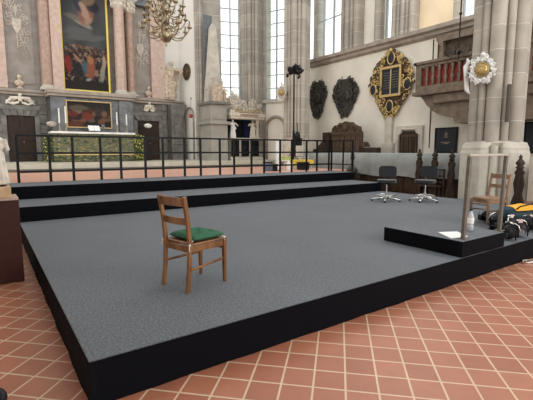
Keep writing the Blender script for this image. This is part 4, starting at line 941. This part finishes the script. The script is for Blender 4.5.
# low ledge right of it with disc
y1, y0 = onx(360, 148, BX).y, onx(377, 148, BX).y; zl = onx(368, 147.5, BX).z
r = thing('low_wooden_crest', 'low dark wooden ledge with round carved disc right of the carved backboard', 'carving', (BX, (y0+y1)/2, 1.3))
B().box(BX, BX+.25, y0, y1-.05, .001, zl).build('ledge', m_dkwood, r, bevel=.01)
yd = onx(364.5, 145, BX).y; zd = onx(364.5, 147, BX).z; b = B(); b.prism([(yd+.2*math.cos(t), zd-.0+.22*math.sin(t)) for t in [PI*i/12 for i in range(13)]], 'x', BX+.02, BX+.12)
for k in range(5): b.cyl((BX+.01, yd, zd+.01), (BX+.01, yd+.17*math.cos(PI*(k+.5)/5), zd+.18*math.sin(PI*(k+.5)/5)), .02, n=6)
b.build('carved_disc', m_brownwood, r)
# left low crest
y1, y0 = onx(313, 146, BX).y, onx(325, 146, BX).y; zl = onx(318, 149, BX).z
r = thing('low_wooden_crest', 'low dark wooden ledge with carved lump left of the carved backboard', 'carving', (BX, (y0+y1)/2, 1.3))
B().box(BX, BX+.25, y0+.1, y1, .001, zl).build('ledge', m_dkwood, r, bevel=.01); yd = onx(321, 146, BX).y; B().sph((BX+.1, yd, zl+.14), (.1,.18,.2)).sph((BX+.08, yd+.2, zl+.08), (.08,.14,.12)).build('carved_lump', m_dkwood, r, remesh=.02)
# urn lamp-like dark post at px 353 (behind railing)
p = onx(352, 178, 11.2)
r = thing('carved_post', 'dark turned wooden post with bulbous foot behind the right end of the railing', 'post', (11.2, p.y, .85)); zt = onx(353, 146, 11.2).z
B().lathe([(.2,.0),(.22,.1),(.16,.2),(.06,.27),(.05,.45),(.09,.55),(.07,.7),(.035,.8),(.06,.86),(.035,.95),(.01,1.05)], 14, (11.2, p.y, zt-1.02)).build('turned_post', m_carved, r)
B().box(10.95, 11.4, p.y-.22, p.y+.22, .001, zt-1.021).build('foot_block', m_dkwood, r)

# ------------------------------------------------------------------ equipment behind the railing
LY = 11.3; lx = px_x(293.8, LY, 110); zt = ony(293, 70, LY).z
ls = thing('light_stand', 'tall black tripod lighting stand with spotlights before the corner pier', 'light stand', (lx, LY, CF+.001))
B().cyl((lx, LY, CF+.3), (lx, LY, zt+.1), .035, n=10).cyl((lx, LY, CF+.3), (lx, LY, CF+1.6), .05, n=10).build('pole', m_black, ls)
for k in range(3): a = 2*PI*k/3+.5; B().bar((lx, LY, CF+.75), (lx+.6*math.cos(a), LY+.6*math.sin(a), CF+.02), .03, .03).bar((lx, LY, CF+.35), (lx+.33*math.cos(a), LY+.33*math.sin(a), CF+.35), .02, .02).build('leg', m_black, ls)
B().bar((lx-.3, LY, zt+.1), (lx+.3, LY, zt+.1), .035, .035).build('crossbar', m_black, ls)
for k, (dx, tl_) in enumerate(((-.22,.7), (.06,.2), (.28,.6))):
    M = Matrix.Translation((lx+dx, LY-.05, zt-.02+.12*(k == 1))) @ Matrix.Rotation(.6, 4, 'X') @ Matrix.Rotation((-.5,.1,.5)[k], 4, 'Y'); b = B(); b.M = M
    b.lathe([(.04,.14),(.075,.1),(.085,-.06),(.11,-.17),(.1,-.17),(.02,-.1)], 16); b.box(-.14,-.1,-.02,.02,-.05,.16).box(.1,.14,-.02,.02,-.05,.16); b.build('spotlight', m_blackp, ls)
    
    for s_ in (-1, 1): b = B(); b.M = M; b.box(min(s_*.12, s_*.24), max(s_*.12, s_*.24), -.01, .0, -.28, -.12); b.build('barn_door', m_blackp, ls)
z_ = ony(295, 145, LY-.1).z
B().box(lx-.06, lx+.28, LY-.24, LY-.06, z_-.5, z_+.3).lathe([(.12,0),(.13,.05),(.1,.22),(.04,.28)], 12, (lx+.1, LY-.14, z_+.301)).cyl((lx+.1, LY-.14, z_+.5), (lx+.1, LY-.14, z_+.95), .018, n=6).build('dimmer_pack', m_blackp, ls, bevel=.02)
# low table with yellow cloth
ta, tb = px_x(284, 10.0, 165), px_x(312, 10.0, 165); zt = ony(298, 160, 10.0).z
r = thing('folding_table', 'low folding table with yellow cloth behind the railing', 'table', ((ta+tb)/2, 10.0, CF+.001))
B().box(ta, tb, 9.9, 10.5, zt-.03, zt).build('table_top', m_white2, r, bevel=.005)
for x in (ta+.06, tb-.06):
    for y in (9.95, 10.45): B().cyl((x, y, CF+.002), (x, y, zt-.031), .02, n=8).build('leg', m_chrome, r)
b = B(); skirt(b, [(ta+.2, 9.885), (tb-.02, 9.885)], zt-.17, zt+.004, .01); b.box(ta+.2, tb-.02, 9.886, 10.5, zt+.001, zt+.006); tag(b.build('yellow_cloth', m_yellow, loc=((ta+tb)/2, 9.9, zt)), 'yellow cloth draped over the low folding table', 'cloth')
b = B(); b.box(ta+.05, ta+.35, 9.95, 10.3, zt+.001, zt+.12); b.box(ta-.0, ta+.28, 9.93, 10.2, zt+.121, zt+.14); tag(b.build('storage_box', mat('lime plastic', (.5,.6,.2), .5), loc=(ta+.2, 10.1, zt), bevel=.02), 'lime green plastic box on the left of the folding table', 'box')
for i, (a, c_, h_, lab) in enumerate(((266, 269.5, .3, 'blue grey plastic crate, leftmost of the gear on the floor behind the railing'), (270, 274.5, .22, 'smaller black equipment case right of the blue grey crate'), (300, 306, .26, 'black equipment case under the yellow cloth table'))):
    xa, xb = px_x(a, 9.55, 170), px_x(c_, 9.55, 170); r = thing('equipment_case', lab, 'case', ((xa+xb)/2, 9.5, CF+.001))
    B().box(xa, xb, 9.35, 9.75, CF+.001, CF+h_).build('case_body', (m_grpaint, m_blackp, m_blackp)[i], r, bevel=.015); B().box(xa-.01, xb+.01, 9.34, 9.76, CF+h_+.001, CF+h_+.04).build('case_lid', m_blackp, r, bevel=.01)
xa = px_x(277.3, 9.6, 160); r = thing('rolled_banner', 'upright white rolled banner behind the railing', 'banner', (xa, 9.6, CF+.001))
B().cyl((xa, 9.6, CF+.03), (xa, 9.6, ony(277, 141, 9.6).z), .07, n=14).build('white_roll', m_white2, r); B().cyl((xa, 9.6, CF+.002), (xa, 9.6, CF+.03), .14, n=16).build('foot', m_blackp, r)
xa = px_x(286, 9.5, 165)
for k, (px_, col_, lab) in enumerate(((288.5, m_white2, 'white water canister before the folding table'),)):
    xa = px_x(px_, 9.5, 168); b = B(); b.lathe([(.08,0),(.09,.03),(.09,.26),(.04,.32),(.04,.36)], 14, (xa, 9.5, CF+.001)); tag(b.build('canister', col_, loc=(xa, 9.5, CF+.001)), lab, 'canister')
# small office chair silhouettes in grey behind railing right
p = px_x(310, 10.3, 160); r = thing('stacked_chair', 'grey shell chair beside the folding table behind the railing', 'chair', (p, 10.8, CF+.001))
B().box(p-.2, p+.2, 10.6, 11.0, CF+.44, CF+.47).build('seat', m_pale, r, bevel=.02); B().box(p-.2, p+.2, 10.98, 11.01, CF+.5, CF+.95).build('backrest', m_pale, r, bevel=.02)
for x, y in ((p-.18,10.63),(p+.18,10.63),(p-.18,10.97),(p+.18,10.97)): B().cyl((x, y, CF+.002), (x, y, CF+.44), .013, n=6).build('leg', m_chrome, r)

# ------------------------------------------------------------------ wooden chair with cushion
def wood_chair(name, lab, loc, rz, m, w_=.41, d_=.41, sh=.45, bh=.86, round_=False, wm=None, REARK=-.015):
    """front faces +Y local; back at -Y"""
    r = thing(name, lab, 'chair', loc, rz); W, D = w_/2, d_/2
    def P(nm, b, mm=m, par=r, bev=.005): return b.build(nm, mm, par, bevel=bev, world=False)
    for s in (-1, 1):
        P('leg', B().frustum((s*(W-.02), D-.02, .001), .028, .028, (s*(W-.02), D-.02, sh-.03), .042, .042))
        b = B(); pts = [(s*(W-.02), -D+REARK, .001), (s*(W-.02), -D+.01, .22), (s*(W-.02), -D+.02, sh), (s*(W-.02), -D+.005, sh+.18), (s*(W-.015), -D-.035, bh)]
        for a, c in zip(pts[:-1], pts[1:]): b.bar(a, c, .032, .038)
        for q in pts[1:-1]: b.cyl((q[0]-.016, q[1], q[2]), (q[0]+.016, q[1], q[2]), .019, n=10)
        P('back_post', b)
    b = B(); b.box(-W+.01, W-.01, D-.035, D-.012, sh-.09, sh-.03).box(-W+.01, W-.01, -D+.01, -D+.033, sh-.09, sh-.03).box(-W+.01, -W+.03, -D+.03, D-.03, sh-.09, sh-.03).box(W-.03, W-.01, -D+.03, D-.03, sh-.09, sh-.03)
    P('apron', b)
    if round_:
        b = B(); b.prism([((W+.01)*math.copysign(abs(math.cos(t))**.6, math.cos(t)), (D+.015)*math.copysign(abs(math.sin(t))**.6, math.sin(t))) for t in [2*PI*i/32 for i in range(32)]], 'z', sh-.03, sh)
        P('seat', b, wm or m)
    else: P('seat', B().box(-W+.0, W-.0, -D+.03, D+.01, sh-.03, sh-.005), m, r, .012)
    for z, h_ in ((bh-.055, .075), (bh-.23, .065)):
        y = -D-.028 if z > bh-.1 else -D-.004
        b = B(); N = 8
        vs = []; 
        for i in range(N+1):
            u = -1+2*i/N; yy = y-.018*(1-u*u)+.0; zz_ = .008*(1-u*u) if z > bh-.1 else 0
            for dy, dz_ in ((-.009,-h_/2), (.009,-h_/2), (.009,h_/2+zz_), (-.009,h_/2+zz_)): vs.append((u*(W-.015), yy+dy, z+dz_))
        fs = [(4*i+k, 4*i+4+k, 4*i+4+(k+1) % 4, 4*i+(k+1) % 4) for i in range(N) for k in range(4)]+[(3,2,1,0), tuple(4*N+k for k in range(4))]
        b.add(vs, fs, False); P('back_slat', b)
    for s in (-1, 1): P('stretcher', B().bar((s*(W-.02), -D+.0, .20 if s > 0 else .24), (s*(W-.02), D-.02, .24), .018, .025))
    P('stretcher', B().bar((-W+.02, D-.02, .34), (W-.02, D-.02, .34), .018, .024))
    return r
cr = [onz(*q, S1) for q in ((189, 292), (227, 282), (198, 272), (165, 285))]    # near-back, right-front, far-front, left-back
cc = (cr[0]+cr[1]+cr[2]+cr[3])/4; fwd = ((cr[1]+cr[2])/2-(cr[0]+cr[3])/2); rzc = math.atan2(fwd.y, fwd.x)-PI/2
cc += Vector((.012, .0, 0)); rzc -= .03
mc = wood_chair('wooden_chair', 'varnished wooden chair with green tufted cushion alone on the stage', (cc.x, cc.y, S1+.001), rzc, m_beech, .405, .465, .455, .885)
cu = thing('seat_cushion', 'dark green tufted cushion on the lone wooden chair seat', 'cushion', (cc.x, cc.y, S1+.001+.45), rzc)
N = 26; vs = []; fs = []
tf = [(-.09,-.07), (.09,-.07), (-.09,.09), (.09,.09), (0,.01)]
for sgn in (1, -1):
    for j in range(N+1):
        for i in range(N+1):
            u, v = -1+2*i/N, -1+2*j/N; x, y = u*.195, v*.185; e = (1-abs(u)**5)*(1-abs(v)**5)
            z = .04*max(e, 0)**.5
            if sgn > 0:
                for tx, ty in tf: z -= .034*math.exp(-((x-tx)**2+(y-ty)**2)/.0009)*e
                z = max(z, .0)
            vs.append((x, y+.02, .0+.031+sgn*z*(1 if sgn > 0 else .85)))
n1 = N+1; off = n1*n1
for j in range(N):
    for i in range(N):
        fs.append((j*n1+i, j*n1+i+1, (j+1)*n1+i+1, (j+1)*n1+i)); fs.append((off+j*n1+i, off+(j+1)*n1+i, off+(j+1)*n1+i+1, off+j*n1+i+1))
B().add(vs, fs, True).build('cushion_body', m_green, cu, world=False)
b = B()
for tx, ty in tf: b.sph((tx, ty+.02, .039), (.008,.008,.005), 8, 5)
b.build('tuft_button', m_green, cu, world=False)
for s in (-1, 1):
    b = B(); b.tube([(s*.17,-.16,.02), (s*.19,-.2,.01), (s*.205,-.235,-.01), (s*.2,-.235,-.06)], .004, 5).sph((s*.204,-.23,-.01), .011, 8, 5).tube([(s*.204,-.235,-.01), (s*.215,-.24,-.07)], .004, 5); b.build('tie', m_tie, cu, world=False)
b = B(); b.tube([(.17,.19,.02), (.195,.2,.0), (.2,.205,-.05)], .005, 5).sph((.197,.2,.0), .012, 8, 5); b.build('tie', m_tie, cu, world=False)

# right wooden chair
near = onz(487, 225, S1)
# near = front-right leg, right = rear-right leg : forward = near-right
f_ = Vector((-.948, .317, 0)); rz2 = math.atan2(f_.y, f_.x)-PI/2; side = Vector((f_.y, -f_.x, 0))   # local +X
c2 = near+Vector((.895,.446,0))*.285
wood_chair('wooden_chair', 'plain light wooden chair with rounded seat behind the metal frame', (c2.x, c2.y, S1+.001), rz2, m_beechL, .43, .43, .46, .88, True)

# swivel chairs
def swivel(lab, p, rz, sh=.50):
    r = thing('swivel_chair', lab, 'chair', (p.x, p.y, S1+.001), rz, None)
    def P(nm, b, mm, par=r, bev=0, seg=2): return b.build(nm, mm, par, bevel=bev, world=False, seg=seg)
    for k in range(5):
        a = 2*PI*k/5+.3; d = Vector((math.cos(a), math.sin(a), 0)); l = P('leg', B().tube([d*.03+Vector((0,0,.09)), d*.2+Vector((0,0,.075)), d*.37+Vector((0,0,.05))], [.028,.024,.016], 8), m_chrome)
        P('glide', B().cyl(d*.36+Vector((0,0,0)), d*.36+Vector((0,0,.045)), .025, .018, 8), m_blackp, l)
    P('column', B().cyl((0,0,.07), (0,0,.24), .032, n=12).cyl((0,0,.24), (0,0,sh-.05), .02, n=12), m_chrome)
    b = B(); b.tube([(.23*math.cos(t), .23*math.sin(t), .155) for t in [2*PI*i/24 for i in range(24)]], .012, 6, True)
    for k in range(3): a = 2*PI*k/3; b.cyl((.03*math.cos(a), .03*math.sin(a), .155), (.22*math.cos(a), .22*math.sin(a), .155), .008, n=6)
    P('foot_ring', b, m_chrome)
    P('mechanism', B().box(-.1,.1,-.12,.1,sh-.07,sh-.02), m_blackp, r, .01)
    b = B(); b.prism([(.235*math.copysign(abs(math.cos(t))**.55, math.cos(t)), .225*math.copysign(abs(math.sin(t))**.55, math.sin(t))) for t in [2*PI*i/28 for i in range(28)]], 'z', sh-.02, sh+.05); P('seat', b, m_fabric, r, .02, 3)
    P('back_bracket', B().bar((0,-.08,sh-.04), (0,-.26,sh-.03), .05, .012).bar((0,-.26,sh-.04), (0,-.27,sh+.2), .05, .012, (0,1,0)), m_blackp)
    b = B(); 
    N = 10; vs = []; fs = []
    b.M = Matrix.Translation((0,-.25,sh+.24)) @ Matrix.Rotation(.08, 4, 'X')
    pts = [(.225*math.copysign(abs(math.cos(t))**.45, math.cos(t)), .15*math.copysign(abs(math.sin(t))**.45, math.sin(t))) for t in [2*PI*i/28 for i in range(28)]]
    b.prism(pts, 'y', -.025, .025); P('backrest', b, m_fabric, r, .02, 3)
swivel('left of the two charcoal swivel chairs, beside the end of the long steps', onz(386, 201, S1), FACE(8.3, 4.3)+PI*.98)
swivel('right of the two charcoal swivel chairs, in front of the finial bench ends', onz(424.5, 201.5, S1), FACE(9, 3.8)+PI*.9)

# ------------------------------------------------------------------ metal frame, bottle, paper on small platform
PZ = .505
r = thing('metal_frame', 'upright open rectangular steel frame standing on the small black platform', 'frame', (4.78, .09, PZ+.001))
fy = .09; fx0, fx1 = ony(464, 238, fy).x, ony(500, 230, fy).x; fz = 1.555
for x in (fx0, fx1):
    B().bar((x-.022, fy, PZ+.008), (x+.022, fy, fz-.03), .052, .04).build('upright', m_steel, r, bevel=.003)
    B().box(x-.07, x+.03, fy-.05, fy+.05, PZ+.001, PZ+.008).build('foot_plate', m_steel, r)
B().box(fx0-.005, fx1+.048, fy-.02, fy+.02, fz-.029, fz).build('top_bar', mat('pale steel bar', (.5,.46,.4), .45, metal=.3), r, bevel=.003)
p = onz(470, 231, PZ); r = thing('water_bottle', 'clear plastic water bottle standing on the small platform', 'bottle', (p.x, p.y, PZ+.001))
k = 1.22
B().lathe([(.028*k,0),(.034*k,.006),(.034*k,.06*k),(.031*k,.075*k),(.034*k,.09*k),(.034*k,.15*k),(.024*k,.19*k),(.013*k,.215*k),(.013*k,.235*k)], 20, (p.x, p.y, PZ+.001)).build('bottle_body', mat('cloudy bottle plastic', (.5,.53,.55), .15, spec=.8), r)
B().cyl((p.x, p.y, PZ+.23*k), (p.x, p.y, PZ+.252*k), .016*k, n=12).build('cap', m_blackp, r)
B().lathe([(.035*k,.085*k),(.0355*k,.09*k),(.0355*k,.145*k),(.035*k,.15*k)], 20, (p.x, p.y, PZ+.001)).build('bottle_label', m_paper, r)
ps = [onz(*a, PZ) for a in ((438, 232.5), (457, 231.8), (468, 236.8), (451, 238.6))]
b = B(); b.prism([(q.x, q.y) for q in ps], 'z', PZ+.001, PZ+.006); tag(b.build('paper_sheets', m_paper, loc=(ps[0].x, ps[0].y, PZ)), 'white sheets of paper lying on the small black platform', 'paper')

# ------------------------------------------------------------------ black gear pile + bag at right
def gear(lab, p, seed, s=1.):
    r = thing('spotlight_unit', lab, 'spotlight', (p.x, p.y, S1+.001), seed*.9); rr = random.Random(seed)
    B().lathe([(.04*s,.0),(.085*s,.03*s),(.09*s,.12*s),(.07*s,.17*s),(.03*s,.2*s)], 16, (0,0,.02)).build('lamp_body', m_blackp, r, world=False)
    B().tube([(-.11*s,0,.02), (-.115*s,0,.14*s), (-.06*s,0,.23*s), (.06*s,0,.23*s), (.115*s,0,.14*s), (.11*s,0,.02)], .01*s, 6).build('yoke', m_black, r, world=False)
    B().cyl((0,-.07*s,.08*s), (0,-.1*s,.085*s), .05*s, n=14).build('lens', mat('dark lens glass', (.03,.035,.04), .08, spec=.8), r, world=False)
    b = B(); b.box(-.03*s,.03*s,-.02,.02,.22*s,.27*s); b.cyl((-.05*s,0,.25*s), (.06*s,0,.25*s), .012*s, n=8); b.tube([(.05*s,.03,.25*s), (.1*s,.06,.22*s), (.13*s,.08,.12*s)], .008*s, 6); b.build('clamp', m_chrome, r, world=False)
    b = B()
    for k in range(5): b.box(-.08*s,.08*s,.06*s+.012*k,.065*s+.012*k,.04*s,.15*s)
    b.build('cooling_fins', m_black, r, world=False)
gp = [(485,222,'black spotlight unit leaning by the chair leg, left end of the gear heap'), (497,228,'black spotlight unit just right of the small platform corner'), (510,231,'black spotlight unit with bright lens in the middle of the gear heap'), (523,226,'black spotlight unit lying before the blue and yellow bag'), (508,240,'frontmost black spotlight unit near the stage edge'), (519,237,'second black spotlight unit along the stage edge from the platform'), (499,236,'black spotlight unit tucked against the right side of the small platform'), (529,231,'black spotlight unit under the yellow edge of the bag')]
for i, (a, c_, lab) in enumerate(gp):
    p = onz(a, c_, S1)
    p.y = max(p.y, .14); 
    if p.x < 5.40 and p.y < 1.3: p.x = 5.42
    gear(lab, p, i+1, 1.0 if i else .85)
b = B(); rr = random.Random(77); p0 = onz(509, 236, S1); pts = []
for i in range(60): pts.append((p0.x+.35*math.sin(i*.9)+.1*rr.uniform(-1, 1), max(.12, p0.y+.22+.18*math.cos(i*1.3)), S1+.015+.02*rr.random()))
b.tube(pts, .009, 5); tag(b.build('cable_tangle', m_blackp, loc=(p0.x, p0.y+.2, S1)), 'tangle of black cable around the spotlight units', 'cable')
bp = onz(527, 229, S1); r = thing('holdall_bag', 'dark blue bag with yellow orange top panel at the right edge of the stage', 'bag', (bp.x+.1, bp.y+.2, S1+.001), -.25)
def bagshape(b, k=1., zlo=-1., n=24, u0=-1, u1=1):
    vs = []; m = 16
    for j in range(m+1):
        u = u0+(u1-u0)*j/m; rr_ = math.sqrt(max(0, 1-abs(u)**3.2))
        for i in range(n):
            t = 2*PI*i/n; vs.append((u*.42*k, .19*k*rr_*math.cos(t), max(zlo, .19+.19*k*rr_*math.sin(t)*(1+.05*math.sin(5*t+u*6)))))
    fs = [(j*n+i, j*n+(i+1) % n, (j+1)*n+(i+1) % n, (j+1)*n+i) for j in range(m) for i in range(n)]; b.add(vs, fs, True)
b = B(); bagshape(b); b.build('bag_body', m_navy, r, world=False)
b = B(); bagshape(b, 1.03, .30, 24, -.55, .75); b.build('yellow_panel', m_orange, r, world=False)
b = B(); b.tube([(-.2,-.1,.3), (-.22,-.2,.38), (.0,-.24,.42), (.22,-.2,.38), (.2,-.1,.3)], .012, 6); b.build('handle', m_blackp, r, world=False)
p = onz(526, 262.5, 0); r = thing('floor_clamp', 'shiny metal clamp lying on the tiles by the stage at right', 'clamp', (p.x, p.y, .001))
b = B(); b.tube([(p.x-.08, p.y, .02), (p.x-.04, p.y+.04, .03), (p.x+.05, p.y+.03, .02), (p.x+.16, p.y-.02, .02)], .013, 8).box(p.x-.1, p.x-.05, p.y-.03, p.y+.02, .002, .03).tube([(p.x-.05, p.y-.03, .012), (p.x+.05, p.y-.06, .012), (p.x+.17, p.y-.1, .012)], .009, 8); b.build('jaw_and_handle', m_chrome, r)

# ------------------------------------------------------------------ left edge: red-brown pedestal with wooden block and figure
by = 3.1; bx1 = -.135; hz = ony(20, 197.5, by).z
r = thing('pedestal_box', 'dark red painted pedestal at the left edge beside the stage', 'pedestal', (-.6, by, 0))
B().box(-1.1, bx1, by, by+.5, .001, hz-.03).build('box_body', m_redbox, r, bevel=.006)
B().box(-1.1, bx1+.0, by-.01, by+.5, hz-.029, hz).build('box_top', mat('pinkish stone top', (.42,.30,.25), .5), r, bevel=.006)
xr = ony(11, 195, by+.15).x; zb2_ = ony(5, 186, by+.2).z
tag(B().box(-1.0, xr, by+.03, by+.45, hz+.001, zb2_).build('wooden_block', m_oak, loc=(-.7, by+.2, hz), bevel=.008), 'pale oak block on top of the dark red pedestal', 'block')
xs_ = ony(-3, 170, by+.2).x
fh = ony(2, 128, by+.2).z-zb2_
r = statue('plaster_figure', 'white plaster figure with dark and ochre patches at the left edge, on the oak block', (xs_, by+.22, zb2_+.001), fh, m_statue, 2.9, (.16,.02), m_blackp, seed=12, arms=((.2,.2),(.3,.1)))
b = B(); b.lathe([(fh*.10,0),(fh*.115,.08),(fh*.105,.16)], 20, (0,0,fh*.22), fold=lambda t, z: .1*math.sin(7*t)); b.build('dark_sash', m_blackp, r, world=False)
b = B(); b.sph((0,.0,fh*.95), (fh*.075,fh*.08,fh*.06), 12, 8); b.build('ochre_cap', m_oak, r, world=False)
# shoe at bottom left edge
p = onz(3, 396, 0); r = thing('shoe', 'black shoe tip at the bottom left corner on the tiles', 'shoe', (p.x-.06, p.y-.02, .001), .4)
b = B(); b.M = Matrix.Translation((0,0,.002)); b.sph((0,0,.035), (.045,.13,.035), 14, 10).sph((0,-.1,.06), (.042,.07,.055), 12, 8); b.build('upper', m_blackp, r, world=False, remesh=.008)
b = B(); b.prism([(.048*math.cos(t), .135*math.sin(t)-.01) for t in [2*PI*i/20 for i in range(20)]], 'z', .0, .014); b.build('sole', m_black, r, world=False)

# ------------------------------------------------------------------ groups of repeats
GROUPS = {'swivel_chair': 'swivel chairs on the stage', 'candlestick': 'candlesticks on the altar table', 'spotlight_unit': 'spotlight units heaped at the stage edge',
          'stall_end': 'dark bench ends with finials', 'carved_shield': 'black carved shields on the right wall', 'engaged_pier': 'moulded piers of the upper wall',
          'stone_pier': 'tall stone piers', 'stage_step': 'long carpeted steps', 'equipment_case': 'equipment cases behind the railing', 'wooden_chair': 'wooden chairs on the stage',
          'mourning_statue': 'small figures under the obelisk', 'white_statue': 'white statues of the marble monument', 'hydrangea_stand': 'flower heads on stands beside the altar',
          'flower_arrangement': 'shrubs at the ends of the altar table', 'bust': 'small busts on the altar ledge', 'choir_stall': 'cloth covered choir stalls', 'blackboard': 'black boards on the right wall',
          'painting': 'altar paintings', 'cartouche': 'white and gold cartouches', 'low_wooden_crest': 'low wooden crests beside the carved backboard'}
for o in bpy.data.objects:
    k = o.name.split('.')[0]
    if o.parent is None and k in GROUPS: o['group'] = GROUPS[k]
